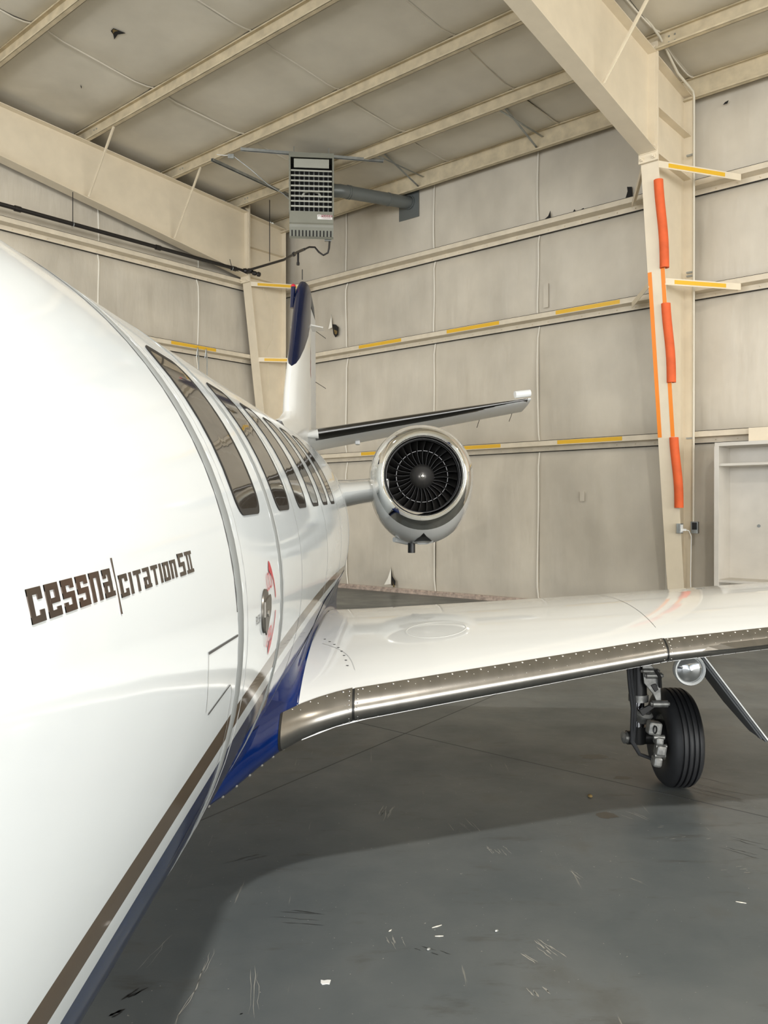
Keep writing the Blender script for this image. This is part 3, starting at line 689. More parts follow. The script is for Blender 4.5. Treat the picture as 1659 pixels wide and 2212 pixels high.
mm = MB(); mm.lathe([(-0.07, 0.02), (-0.06, 0.045), (0.0, 0.045), (0.02, 0.025), (0.06, 0.05), (0.1, 0.045), (0.11, 0.0)], Vector(B(-13.02, 10.95, 6.38)), B(1, 0.35, -0.35), 12); build('union', mm, 'black', gp, smooth=True)
mm = MB(); mm.tube([B(-13.24, 10.9, 6.47), (-1.95, 16.15, 6.46), (-1.58, 15.1, 6.28), (-1.40, 14.6, 6.18)], 0.024, 10); build('branch_run', mm, 'black', gp, smooth=True)
mm = MB(); mm.tube([(-1.40, 14.6, 6.18), (-1.30, 14.45, 6.17), (-1.20, 14.4, 6.15), (-1.13, 14.38, 6.06), (-1.05, 14.36, 6.0), (-0.97, 14.35, 6.04), (-0.95, 14.35, 6.12), (-0.94, 14.35, 6.27)], 0.016, 10); build('flexible_connector', mm, 'black', gp, smooth=True)
mm = MB(); mm.tube([(-1.56, 15.05, 6.27), (-1.56, 15.05, 6.06)], 0.02, 10); mm.tube([(-1.56, 15.05, 6.08), (-1.56, 15.05, 6.03)], 0.028, 10); build('drip_leg', mm, 'black', gp, smooth=True)
mm = MB(); mm.tube([(-1.68, 15.4, 6.33), (-1.66, 15.32, 6.32)], 0.04, 10); build('shutoff_valve', mm, 'black', gp, smooth=True)
mm = MB(); mm.obox((-0.97, 14.36, 6.26), rd*0.06, fd*0.03, up*0.02); build('gas_inlet', mm, 'galv', gp)
for a, c in (((B(-13.28, 7.15, 6.47)), B(-13.28, 7.15, 7.0)), (B(-13.28, 10.55, 6.47), B(-13.28, 10.5, 6.62))):
    mm = MB(); mm.tube([a, c], 0.007, 6); build('hanger_rod', mm, 'black', gp)
    mm = MB(); q = Vector(a); mm.tube([q + Vector(B(0.045*math.cos(t), 0, 0.045*math.sin(t)) ) - up*0.02 for t in [2*PI*i/14 for i in range(15)]], 0.006, 6); build('hanger_ring', mm, 'galv', gp)
mm = MB(); mm.tube([(-2.27, 16.46, 6.52), (-2.27, 16.46, 7.74)], 0.008, 6); build('hanger_rod', mm, 'black', gp)

# chain wire hanging on the corner column
wr = thing('hanging_wire', B(-13.22, 11.55, 3.0), 'thin wire loop hanging on the web of the corner column', 'wire')
mm = MB(); mm.tube([B(-13.25, 11.35, 6.2), B(-13.25, 11.62, 5.7), B(-13.25, 11.60, 5.2), B(-13.25, 11.45, 4.95), B(-13.25, 11.48, 4.7), B(-13.25, 11.49, 3.2)], 0.004, 5); build('strand', mm, 'purlin', wr)
hk = thing('wall_hook', B(-13.45, 9.96, 4.3), 'galvanised hook bracket hanging on the end wall girt above the cabin', 'hook')
mm = MB()
for dv in (0, 0.2): mm.tube([B(-13.50, 9.86 + dv, 4.60), B(-13.47, 9.86 + dv, 4.78), B(-13.44, 9.86 + dv, 4.60), B(-13.44, 9.86 + dv, 3.9)], 0.011, 6)
build('rod_pair', mm, 'galv', hk, smooth=True)

exec_marker = 1
# ================================================================ THE AIRCRAFT
JET = thing('jet_aircraft', (0, 0, 0), 'white business jet with blue belly and bronze stripe, filling the left of the hangar', 'aircraft')
XC0, ZC0, RF = -1.05, 1.356, 0.78
def xc(y): return XC0 + 0.0092*y
def fus(y):
    z = ZC0 + 0.0157*y
    if y < 0.2:
        t = min(1, (0.2 - y)/3.2); r = RF*max(0.02, (1 - t**2.1))**0.62; return xc(y), z - 0.20*t*t, r
    if y > 5.3:
        s = (y - 5.3)/6.7; return xc(y), z + 0.40*s**1.2, RF - 0.68*s**1.25
    return xc(y), z, RF
def FP(y, th, off=0.0):          # th: angle above the horizontal, port side
    x, z, r = fus(y); return (x + (r+off)*math.cos(th), y, z + (r+off)*math.sin(th))
def FZ(y, zr, off=0.0):          # zr: height above the fuselage axis
    r = fus(y)[2]; return FP(y, math.asin(max(-1, min(1, zr/r))), off)
ys = [-3.0, -2.97, -2.9, -2.75, -2.5, -2.2, -1.8, -1.4, -1.0, -0.6, -0.2, 0.2, 1.0, 2.0, 3.0, 4.0, 5.0, 5.3, 5.6, 6.0, 6.5, 7, 7.6, 8.2, 9, 10, 11, 11.6, 11.95, 12.0]
mm = MB(); nth = 96
def ff(i, j):
    k = i*(len(ys)-1); y = ys[int(round(k))]; return FP(y, 2*PI*j)
mm.grid(ff, len(ys)-1, nth, cv=True)
mm.add([FP(ys[0], 2*PI*j/nth) for j in range(nth)], [tuple(range(nth))]); mm.add([FP(ys[-1], 2*PI*j/nth) for j in range(nth)], [tuple(range(nth))])
build('fuselage', mm, 'livery', JET, smooth=True)

# surface patch with rounded corners, in (y, arc) space
def rrect(y0, y1, a0, a1, r, n=8):
    P = []
    for cx, cy, s in ((y1-r, a1-r, 0), (y0+r, a1-r, 1), (y0+r, a0+r, 2), (y1-r, a0+r, 3)):
        for k in range(n+1):
            t = PI/2*(s + k/n); P.append((cx + r*math.cos(t), cy + r*math.sin(t)))
    Q = []                      # keep the long straight edges fine enough to follow the curved skin
    for i in range(len(P)):
        a, c = P[i], P[(i+1) % len(P)]
        m_ = 12 if math.hypot(c[0]-a[0], c[1]-a[1]) > 0.05 else 1
        Q += [(a[0] + (c[0]-a[0])*j/m_, a[1] + (c[1]-a[1])*j/m_) for j in range(m_)]
    return Q
def patch(P, off, scales=(0, 0.35, 0.7, 1.0)):
    cy = sum(p[0] for p in P)/len(P); ca = sum(p[1] for p in P)/len(P); n = len(P); mm = MB(); vs = []
    for s in scales[1:]:
        vs += [FP(cy + (p[0]-cy)*s, (ca + (p[1]-ca)*s)/RF, off) for p in P]
    vs.append(FP(cy, ca/RF, off)); c = len(vs) - 1
    fs = [(c, j, (j+1) % n) for j in range(n)]
    for i in range(len(scales)-2):
        fs += [(i*n+j, (i+1)*n+j, (i+1)*n+(j+1) % n, i*n+(j+1) % n) for j in range(n)]
    mm.add(vs, fs); return mm
def rimring(P, Q, o0, o1):      # sloped ring between outlines P (outer) and Q (inner)
    n = len(P); mm = MB()
    vs = [FP(p[0], p[1]/RF, 0.0) for p in P] + [FP(p[0], p[1]/RF, o0) for p in P] + [FP(p[0], p[1]/RF, o1) for p in Q]
    mm.add(vs, [(i*n+j, (i+1)*n+j, (i+1)*n+(j+1) % n, i*n+(j+1) % n) for i in range(2) for j in range(n)]); return mm
arc = lambda zr: RF*math.asin(zr/RF)
WY = [1.75, 2.29, 2.77, 3.25, 3.72, 4.19]
for i, wy in enumerate(WY + [0.15, -0.35]):
    hw = 0.14
    a0, a1 = arc(0.205), arc(0.545)
    if i >= 6: hw, a0, a1 = 0.2, arc(0.30), arc(0.58)
    P = rrect(wy-hw, wy+hw, a0, a1, 0.055); Q = rrect(wy-hw+0.014, wy+hw-0.014, a0+0.014, a1-0.014, 0.043)
    w_ = build('cabin_window' if i < 6 else 'cockpit_side_window', rimring(P, Q, 0.0025, 0.0015), 'gasket', JET, smooth=True)
    build('pane', patch(Q, 0.0015, (0, 0.5, 1.0)) if False else patch(Q, 0.0012, (0, 0.15, 0.3, 0.45, 0.6, 0.75, 0.9, 1.0)), 'pane', w_, smooth=True)

def strip(path, wd, off, name, mat, parent=JET, lab=None):    # path of (y, zr); ribbon lying on the skin
    mm = MB(); vs = []
    pts = []
    for (y0, z0), (y1, z1) in zip(path[:-1], path[1:]):
        k = max(1, int(math.hypot(y1-y0, z1-z0)/0.03))
        for i in range(k): pts.append((y0 + (y1-y0)*i/k, z0 + (z1-z0)*i/k))
    pts.append(path[-1])
    for i, (y, z) in enumerate(pts):
        a = pts[max(0, i-1)]; c = pts[min(len(pts)-1, i+1)]; dy, dz = c[0]-a[0], c[1]-a[1]; L = math.hypot(dy, dz) or 1
        ny, nz = -dz/L*wd/2, dy/L*wd/2
        vs += [FZ(y+ny, z+nz, off), FZ(y-ny, z-nz, off)]
    n = len(pts); mm.add(vs, [(2*i, 2*i+1, 2*i+3, 2*i+2) for i in range(n-1)])
    o = build(name, mm, mat, parent, smooth=True)
    if lab: o['label'] = lab
    return o
def hoop(y, th0, th1, wd, off, name, mat, parent=JET, lab=None):
    mm = MB(); k = 40
    vs = []
    for i in range(k+1):
        t = th0 + (th1-th0)*i/k
        vs += [FP(y-wd/2, t, 0.0), FP(y-wd/2+0.002, t, off), FP(y+wd/2-0.002, t, off), FP(y+wd/2, t, 0.0)]
    mm.add(vs, [(4*i+j, 4*i+j+1, 4*i+j+5, 4*i+j+4) for i in range(k) for j in range(3)])
    o = build(name, mm, mat, parent, smooth=True)
    if lab: o['label'] = lab
    return o
R_ = math.radians
# entry door with its seals
P = rrect(1.525, 2.005, arc(-0.62), arc(0.70), 0.04)
door = build('cabin_door', rimring(P, [(p[0], p[1]) for p in P], 0.0004, 0.0005), 'livery', JET, smooth=True)
hoop(1.485, R_(-66), R_(70), 0.050, 0.0012, 'door_seal', 'greyseal', JET, 'grey seal strip down the front edge of the door')
hoop(2.035, R_(-66), R_(70), 0.046, 0.0012, 'door_seal', 'greyseal', JET, 'grey seal strip down the rear edge of the door')
hoop(1.555, R_(-60), R_(65), 0.003, 0.0008, 'panel_line', 'hairl'); hoop(2.075, R_(-60), R_(65), 0.003, 0.0008, 'panel_line', 'hairl')
for y in (2.50, 3.5, 4.45, 5.25): hoop(y, R_(-40), R_(75), 0.002, 0.0006, 'panel_line', 'hairl')
hoop(1.453, R_(3), R_(62), 0.004, 0.001, 'panel_line', 'hair')
strip([(1.453, 0.0), (1.22, 0.012)], 0.004, 0.001, 'panel_line', 'hair'); strip([(1.22, 0.012), (1.22, -0.075)], 0.0025, 0.001, 'panel_line', 'hairl')
strip([(1.235, -0.082), (1.40, -0.075)], 0.0028, 0.001, 'panel_line', 'hair'); strip([(1.40, -0.075), (1.425, -0.09), (1.425, -0.27), (1.40, -0.285)], 0.0025, 0.001, 'panel_line', 'hairl')
strip([(1.40, -0.285), (1.235, -0.31)], 0.0028, 0.001, 'panel_line', 'hair')
fus_tip = 0

# exterior handle and its markings
HY, HZ = 1.762, 0.0
def HP(dy, dz, off=0.003): return FZ(HY + dy, HZ + dz, off)
mm = MB(); k = 32
vs = [HP(0.047*math.cos(2*PI*i/k), 0.047*math.sin(2*PI*i/k), 0.0005) for i in range(k)] + [HP(0.046*math.cos(2*PI*i/k), 0.046*math.sin(2*PI*i/k), 0.004) for i in range(k)] + [HP(0, 0, 0.004)]
mm.add(vs, [(i, (i+1) % k, k+(i+1) % k, k+i) for i in range(k)] + [(k+i, k+(i+1) % k, 2*k) for i in range(k)])
hd = build('door_handle_plate', mm, 'handle', JET, smooth=True)
pg = [(-0.026, 0.022), (0.052, 0.030), (0.060, 0.022), (0.058, -0.004), (0.020, -0.040), (-0.002, -0.052), (-0.020, -0.040), (-0.030, -0.01)]
mm = MB(); n = len(pg)
mm.add([HP(a, b2, 0.004) for a, b2 in pg] + [HP(a*0.96, b2*0.96, 0.0065) for a, b2 in pg], [tuple(range(n, 2*n))] + [(i, (i+1) % n, n+(i+1) % n, n+i) for i in range(n)])
build('lever', mm, 'handle', hd)
mm = MB(); mm.lathe([(0, 0.008), (0.0012, 0.008), (0.002, 0.006), (0.002, 0)], HP(0.008, -0.006, 0.0065), (1, 0, 0), 14); build('lock_cylinder', mm, 'rivet', hd, smooth=True)
def arcmark(t0, t1, head_first):
    mm = MB(); k = 16; vs = []
    for i in range(k+1):
        s = i/k; t = R_(t0 + (t1-t0)*s); hw = 0.0045 + 0.009*max(0, 1 - abs((s if head_first else 1-s) - 0.10)/0.35)
        for q in (-hw, hw): vs.append(FZ(HY + 0.01 + (0.150+q)*math.cos(t), HZ - 0.005 + (0.108+q)*math.sin(t), 0.0012))
    mm.add(vs, [(2*i, 2*i+1, 2*i+3, 2*i+2) for i in range(k)]); build('arrow_mark', mm, 'red', JET, smooth=True)
arcmark(62, 8, True); arcmark(-62, -8, True)
text_mesh('LOCK', 0.058, lambda x, y: FZ(HY + 0.028 + x, 0.036 + y + x*0.05, 0.0022), 'lettering', 'red', JET, fit=0.088)
text_mesh('OPEN', 0.058, lambda x, y: FZ(HY + 0.028 + x, -0.086 + y + x*0.05, 0.0022), 'lettering', 'red', JET, fit=0.088)
text_mesh('PUSH', 0.026, lambda x, y: FZ(HY - 0.115 + x, -0.014 + y, 0.0012), 'lettering', 'hair', JET, fit=0.052)

# squared lettering ahead of the door, each glyph drawn from strokes on a 4 x 5 grid
GL = {  # strokes: (x0, y0, x1, y1) in units of the letter box 0..1
 'c': [(0, .80, 1, 1), (0, 0, .24, 1), (0, 0, 1, .20), (.76, .64, 1, 1), (.76, 0, 1, .34)],
 'e': [(0, .80, 1, 1), (0, 0, .24, 1), (0, 0, 1, .20), (.76, .40, 1, 1), (.24, .40, 1, .56), (.76, 0, 1, .28)],
 's': [(0, .80, 1, 1), (0, .42, .26, 1), (0, .42, 1, .60), (.74, 0, 1, .60), (0, 0, 1, .20), (.76, .70, 1, 1), (0, 0, .22, .30)],
 'n': [(0, 0, .27, 1), (0, .80, 1, 1), (.73, 0, 1, 1)],
 'a': [(.05, .80, .92, 1), (.66, 0, .92, 1), (0, 0, .24, .56), (0, .40, .92, .56), (0, 0, 1.08, .18), (.05, .68, .27, 1)],
 'C': [(0, .82, 1, 1), (0, 0, .28, 1), (0, 0, 1, .18), (.74, .66, 1, 1), (.74, 0, 1, .34)],
 'I': [(0, 0, 1, 1)],
 'T': [(0, .80, 1, 1), (.36, 0, .64, 1)],
 'A': [(.0, .82, .95, 1), (.68, 0, .95, 1), (0, 0, .26, .56), (0, .40, .95, .56), (0, 0, 1.05, .18)],
 'O': [(0, .82, 1, 1), (0, 0, .28, 1), (0, 0, 1, .18), (.72, 0, 1, 1)],
 'N': [(0, 0, .28, 1), (0, .82, 1, 1), (.72, 0, 1, 1)],
 'S': [(0, .82, 1, 1), (0, .42, .28, 1), (0, .42, 1, .60), (.72, 0, 1, .60), (0, 0, 1, .18)],
 'II': [(-.1, .84, 1.1, 1), (-.1, 0, 1.1, .16), (.12, 0, .36, 1), (.64, 0, .88, 1)],
}
def glyph(ch, y0, wd, zb, h):
    mm = MB()
    for (a, b2, c, d) in GL[ch]:
        if c - a < 0.32 and ch not in ('I', 'II', 'T'):
            if a < 0.4: c = a + 0.33
            elif c > 0.6: a = c - 0.33
        k = max(1, int((c-a)*wd/0.008)); vs = []
        for i in range(k+1):
            yy = y0 + wd*(a + (c-a)*i/k)
            vs += [FZ(yy, zb + h*b2, 0.0008), FZ(yy, zb + h*d, 0.0008)]
        n0 = 2*(k+1); vs += [FZ(y0 + wd*(a + (c-a)*i/k), zb + h*q, 0.0) for i in range(k+1) for q in (b2, d)]
        fs = [(2*i, 2*i+1, 2*i+3, 2*i+2) for i in range(k)] + [(2*i, 2*i+2, n0+2*i+2, n0+2*i) for i in range(k)] + [(2*i+1, 2*i+3, n0+2*i+3, n0+2*i+1) for i in range(k)] + [(0, 1, n0+1, n0), (2*k, 2*k+1, n0+2*k+1, n0+2*k)]
        mm.add(vs, fs)
    build('letter', mm, 'letter', JET)
y_ = 0.652
for ch in 'cessna':
    glyph(ch, y_, 0.0265, 0.1425, 0.0280); y_ += 0.0337
glyph('I', 0.856, 0.0030, 0.122, 0.058)
y_ = 0.866
for ch, wd in (('C', .0265), ('I', .008), ('T', .0265), ('A', .025), ('T', .0265), ('I', .008), ('O', .0265), ('N', .0265)):
    glyph(ch, y_, wd, 0.1375, 0.0235); y_ += wd + 0.0075
y_ = 1.107
glyph('S', y_, .030, 0.1365, 0.030); glyph('II', y_ + 0.042, .030, 0.1365, 0.030)

# ---------------------------------------------------------------- wings
ST = [  # lateral, LE y, LE z, TE y, TE z, thickness
 (0.20, 2.30, 0.69, 6.10, 0.84, 0.10), (0.40, 2.42, 0.70, 6.06, 0.845, 0.105), (0.50, 2.66, 0.715, 6.03, 0.85, 0.11), (0.57, 2.86, 0.735, 6.0, 0.855, 0.112), (0.65, 3.06, 0.755, 5.97, 0.86, 0.114), (0.72, 3.15, 0.77, 5.95, 0.863, 0.115),
 (0.80, 3.215, 0.785, 5.92, 0.867, 0.116), (0.90, 3.27, 0.80, 5.90, 0.872, 0.116), (1.30, 3.40, 0.842, 5.82, 0.905, 0.115), (1.80, 3.56, 0.893, 5.73, 0.948, 0.114),
 (2.30, 3.72, 0.945, 5.66, 0.99, 0.113), (2.8, 3.80, 0.987, 5.58, 1.04, 0.112), (3.6, 3.90, 1.055, 5.50, 1.11, 0.112), (5.5, 4.12, 1.215, 5.36, 1.26, 0.11), (7.6, 4.34, 1.39, 5.22, 1.43, 0.10), (7.95, 4.45, 1.42, 5.16, 1.45, 0.06)]
def station(lat):
    for a, c in zip(ST[:-1], ST[1:]):
        if a[0] <= lat <= c[0]:
            k = (lat-a[0])/(c[0]-a[0]); return [a[i] + (c[i]-a[i])*k for i in range(6)]
    return list(ST[-1])
def yt(x):
    return 5*(0.2969*math.sqrt(x) - 0.1260*x - 0.3516*x*x + 0.2843*x**3 - 0.1036*x**4)
def wp(lat, x, side, off=0.0):       # x: chord fraction, side +1 upper / -1 lower
    l, ly, lz, ty, tz, tc = station(lat); ch = ty - ly
    camber = 0.02*4*x*(1-x)
    h = (camber + side*tc*yt(x)*(1.0 if side > 0 else 0.85))*ch
    yy = ly + ch*x; zz = lz + (tz-lz)*x + h
    # outward normal (approx.) for offsets
    e = 0.01; x2 = min(1, x+e); h2 = (0.02*4*x2*(1-x2) + side*tc*yt(x2)*(1.0 if side > 0 else 0.85))*ch
    ty_, tz_ = ch*(x2-x) or 1e-6, (tz-lz)*(x2-x) + h2 - h; L = math.hypot(ty_, tz_)
    ny, nz = -tz_/L*side, ty_/L*side
    if x < 1e-6: ny, nz = -1, 0
    return (-1.02 + lat, yy + ny*off, zz + nz*off)
xs_up = [1-(math.cos(PI/2*i/20)) for i in range(21)]     # 0..1
xs_up = [ (i/22)**2 if i < 22 else 1 for i in range(23)]
def wing_mesh(l0, l1, x_up=1.0, x_lo=1.0, off=0.0, nl=14, lats=None, close=True):
    mm = MB()
    up_ = [x for x in xs_up if x <= x_up + 1e-6] + ([] if x_up in xs_up else [x_up]); lo_ = [x for x in xs_up if 0 < x <= x_lo + 1e-6] + ([] if x_lo in xs_up else [x_lo])
    loop = [(x, 1) for x in sorted(up_, reverse=True)] + [(x, -1) for x in sorted(lo_)]
    if lats is None:
        lats = sorted(set([l0, l1] + [s[0] for s in ST if l0 < s[0] < l1] + [l0 + (l1-l0)*i/nl for i in range(1, nl)]))
    n = len(loop); vs = []
    for l in lats: vs += [wp(l, x, s, off) for x, s in loop]
    fs = [(i*n+j, (i+1)*n+j, (i+1)*n+j+1, i*n+j+1) for i in range(len(lats)-1) for j in range(n-1)]
    if close: fs += [tuple(range(n)), tuple((len(lats)-1)*n + j for j in range(n))]
    mm.add(vs, fs); return mm
wing = build('wing', wing_mesh(0.685, 7.95), 'wpaint2', JET, smooth=True); wing['label'] = 'white port wing'
glove = build('wing_root_fairing', wing_mesh(0.20, 0.684), 'bluep', JET, smooth=True); glove['label'] = 'blue fairing at the wing root'
def strip_x(lat, d): s = station(lat); return d/(s[3]-s[1])
def le_mesh(l0, l1, du, dl, off):
    mm = MB(); k = max(2, int((l1-l0)/0.06)); n = 13; vs = []
    lats = [l0 + (l1-l0)*i/k for i in range(k+1)]
    for l in lats:
        xu, xl = strip_x(l, du), strip_x(l, dl)
        row = [wp(l, xu*(1-j/n)**2, 1, off) for j in range(n)] + [wp(l, 0, 1, off)] + [wp(l, xl*(j/n)**2, -1, off) for j in range(1, n+1)]
        vs += row
    m_ = 2*n + 1
    fs = [(i*m_+j, (i+1)*m_+j, (i+1)*m_+j+1, i*m_+j+1) for i in range(k) for j in range(m_-1)]
    # edge returns so the strip has thickness
    for l_i in (0, k):
        pass
    mm.add(vs, fs)
    return mm
segs = [(0.64, 0.893, 0.075), (0.903, 2.293, 0.07), (2.303, 7.6, 0.065)]
LE = []
for l0, l1, du in segs: LE.append(build('leading_edge', le_mesh(l0, l1, du, 0.09, 0.0035), 'metal', JET, smooth=True))
for l0, l1 in ((0.893, 0.903), (2.293, 2.303), (0.633, 0.64)):
    build('edge_joint', le_mesh(l0, l1, 0.07 if l0 > 0.8 else 0.078, 0.09, 0.0015), 'geard', JET, smooth=True)
# rivets along the strip
for (l0, l1, du), par in zip(segs, LE):
    mm = MB(); l = l0 + 0.03
    def dome(c, r, s=1):
        mm.lathe([(0, r), (r*0.35, r*0.85), (r*0.6, r*0.45), (r*0.65, 0.0)], c, (0, -0.5, 0.85*s), 6)
    while l < min(l1 - 0.015, 4.2):
        dome(wp(l, strip_x(l, du - 0.010), 1, 0.003), 0.0055)
        dome(wp(l + 0.03, strip_x(l, du - 0.028), 1, 0.003), 0.0025)
        dome(wp(l + 0.01, strip_x(l, 0.012), 1, 0.003), 0.0018)
        dome(wp(l, strip_x(l, 0.045), -1, 0.003), 0.003, -1)
        l += 0.062
    for ll in (l0 + 0.012, l1 - 0.012):
        for q in (0.06, 0.04, 0.022, 0.01, 0.002):
            if ll < 3: dome(wp(ll, strip_x(ll, q), 1, 0.003), 0.004)
        for q in (0.01, 0.035, 0.06):
            if ll < 3: dome(wp(ll, strip_x(ll, q), -1, 0.003), 0.004, -1)
    build('rivets', mm, 'rivet', par, smooth=True, kind='stuff')
# bright white lip under the leading edge
mm = MB(); vs = []; k = 40
for i in range(k+1):
    l = 0.70 + 5.0*i/k; x = strip_x(l, 0.093)
    for dx, o in ((0, 0.0), (0, 0.006), (0.012, 0.006), (0.02, 0.0)): vs.append(wp(l, x+dx, -1, o))
mm.add(vs, [(4*i+j, 4*i+4+j, 4*i+5+j, 4*i+1+j) for i in range(k) for j in range(3)]); build('edge_lip', mm, 'wpaint2', JET, smooth=True)
# panel joints across the wing
def chordline(lat0, lat1, x0, x1, wd=0.003, mat='hairl', bow=0.0):
    mm = MB(); vs = []; k = 24
    for i in range(k+1):
        s = i/k; l = lat0 + (lat1-lat0)*s + bow*math.sin(PI*s); x = x0 + (x1-x0)*s
        vs += [wp(l - wd/2, x, 1, 0.0008), wp(l + wd/2, x, 1, 0.0008)]
    mm.add(vs, [(2*i, 2*i+1, 2*i+3, 2*i+2) for i in range(k)]); build('panel_line', mm, mat, JET, smooth=True)
chordline(2.298, 2.30, 0.09, 0.80, mat='hair', wd=0.002); chordline(0.898, 0.74, 0.075, 0.22, bow=0.03); chordline(2.05, 2.05, 0.80, 1.0, mat='hair'); chordline(1.25, 1.25, 0.76, 1.0, mat='hair')
mm = MB(); vs = []; k = 40
for i in range(k+1):
    l = 0.75 + 5.0*i/k; vs += [wp(l, 0.76, 1, 0.0008), wp(l, 0.762, 1, 0.0008)]
mm.add(vs, [(2*i, 2*i+1, 2*i+3, 2*i+2) for i in range(k)]); build('flap_gap', mm, 'hairl', JET, smooth=True)
mm = MB()
for i in range(8):
    s = i/7; l = 0.865 - 0.12*s + 0.02*math.sin(PI*s); mm.lathe([(0, 0.0055), (0.001, 0.0055), (0.001, 0)], wp(l, 0.095 + 0.15*s, 1, 0.0005), (0, 0, 1), 8)
build('screw_heads', mm, 'fastener', JET, kind='stuff')
# raised ring modelled as the engine intake's reflection in the wing paint
mm = MB(); cl, cx_ = 1.27, 0.235; k = 40; vs = []
for r_, o in ((0.150, 0.0003), (0.148, 0.0016), (0.142, 0.0016), (0.140, 0.0004)):
    for i in range(k):
        t = 2*PI*i/k; l = cl + r_*math.cos(t); s = station(l); vs.append(wp(l, cx_ + r_*math.sin(t)/(s[3]-s[1]), 1, o))
mm.add(vs, [(a*k+i, (a+1)*k+i, (a+1)*k+(i+1) % k, a*k+(i+1) % k) for a in range(3) for i in range(k)]); build('nacelle_reflection_ring', mm, 'wpaint2', JET, smooth=True)
# stall strip on the outer leading edge
mm = MB(); vs = []
for i in range(13):
    l = 2.46 + 0.9*i/12; hgt = 0.022*min(1, i/2)
    a = wp(l, strip_x(l, 0.012), 1, 0.002); c = wp(l, strip_x(l, 0.006), -1, 0.002); b2 = wp(l, 0, 1, 0.004 + hgt); vs += [a, b2, c]
mm.add(vs, [(3*i+j, 3*i+3+j, 3*i+4+j, 3*i+1+j) for i in range(12) for j in range(2)]); build('stall_strip', mm, 'metal', JET)

# blue fillet between wing and fuselage
mm = MB()
def fil(i, j):
    y = 3.12 + 2.95*i; l = 0.69
    s = station(l); x = max(0.0, min(1.0, (y - s[1])/(s[3]-s[1])))
    W = Vector(wp(l, x, 1, 0.0015)); b_ = min(1.0, max(0.0, (y - 3.12)/0.7)); b_ = b_*b_*(3-2*b_)
    zw = W.z - fus(y)[1]
    Fp = Vector(FZ(y, zw + (-0.235 - zw)*(0.25 + 0.75*b_), 0.0015))
    Cp = Vector((W.x - 0.045, y, W.z + 0.02*b_))
    t = j; return (W*(1-t)**2 + Cp*2*t*(1-t) + Fp*t*t)[:]
mm.grid(fil, 40, 10); build('wing_fillet', mm, 'bluep', JET, smooth=True)
# belly fairing
mm = MB()
def bel(i, j):
    y = 2.1 + 5.0*i; e = (max(0, math.sin(PI*min(1, i*1.0))))**0.5 if 0 < i < 1 else 0.0
    x0, z0, r = fus(y); hw = 0.42 + 0.22*e; bt = z0 - r - 0.06*e + 0.03*(1-e); t = PI*j
    return (x0 + hw*math.cos(t), y, bt + 0.24 - 0.24*math.sin(t)**0.8 if True else 0)
mm.grid(bel, 30, 24); build('belly_fairing', mm, 'bluep', JET, smooth=True)
# fasteners on the blue fairing
mm = MB()
for i in range(9):
    l = 0.40 + 0.03*i; mm.lathe([(0, 0.006), (0.002, 0.005), (0.003, 0)], wp(l, 0.018 + 0.002*i, -1, 0.0), (0.2, -0.9, -0.2), 6)
build('fairing_screws', mm, 'rivet', JET, kind='stuff')

# ---------------------------------------------------------------- port engine
ex, ey, ez_ = 0.275, 5.75, 1.835
ea = Vector((0.0092, 1, 0.0157)).normalized()
def bulge(t, d):      # e1 = horizontal, e2 = up
    return 1 + (0.30*max(0, -math.sin(t))**2*min(1, max(0, (d - 0.0)/0.35)))
EC = (ex, ey, ez_)
mm = MB(); mm.lathe([(0.13, 0.345), (0.22, 0.366), (0.4, 0.385), (0.8, 0.40), (1.3, 0.39), (1.8, 0.35), (2.3, 0.28), (2.3, 0.26), (1.9, 0.24)], EC, ea, 72, rfn=bulge)
EN = build('engine_nacelle', mm, 'silver', JET, smooth=True); EN['label'] = 'port engine nacelle with a polished intake lip'
mm = MB(); mm.lathe([(0.131, 0.3455), (0.09, 0.336), (0.05, 0.325), (0.02, 0.313), (0.004, 0.302), (0.0, 0.292), (0.006, 0.281), (0.02, 0.272), (0.05, 0.265), (0.09, 0.262)], EC, ea, 72, rfn=bulge)
build('intake_lip', mm, 'chrome', EN, smooth=True)
mm = MB(); mm.lathe([(0.09, 0.262), (0.2, 0.262), (0.42, 0.266), (0.5, 0.266), (0.5, 0.0)], EC, ea, 48); build('intake_duct', mm, 'duct', EN, smooth=True)
for d_, r0, r1 in ((0.10, 0.262, 0.259), (0.24, 0.262, 0.2595)):
    mm = MB(); mm.lathe([(d_, r0), (d_, r1), (d_+0.006, r1), (d_+0.006, r0)], EC, ea, 48); build('duct_seam', mm, 'blade', EN, smooth=True)
FC = Vector(EC) + ea*0.30
mm = MB(); mm.lathe([(0.06, 0.095), (0.02, 0.094), (-0.02, 0.085), (-0.055, 0.066), (-0.085, 0.040), (-0.102, 0.018), (-0.107, 0.0)], FC, ea, 32); build('spinner', mm, 'spin', EN, smooth=True)
mm = MB(); mm.lathe([(-0.103, 0.013), (-0.113, 0.010), (-0.116, 0.0)], FC, ea, 14); build('spinner_tip', mm, 'rivet', EN, smooth=True)
e1 = ea.cross(Vector((0, 0, 1))).normalized(); e2 = e1.cross(ea).normalized()
def blade_mesh():
    vs = []; nr = 9
    for i in range(nr+1):
        s = i/nr; r = 0.085 + 0.173*s; tw = R_(28 + 34*s); cw = 0.030 + 0.020*s; sw = 0.05*math.sin(PI*s)*0.25
        for side in (-1, 1):
            for c in (-1, -0.4, 0.2, 1):
                ax_ = cw*c*math.cos(tw)*1.0; tg = cw*c*math.sin(tw)*0.62 + 0.006*(1-c*c) + sw
                th = 0.0022*(1 - c*c)*side + 0.0006*side
                ang = (tg + th)/r
                vs.append((r, ang, ax_))
    return vs, nr
bv, nr = blade_mesh()
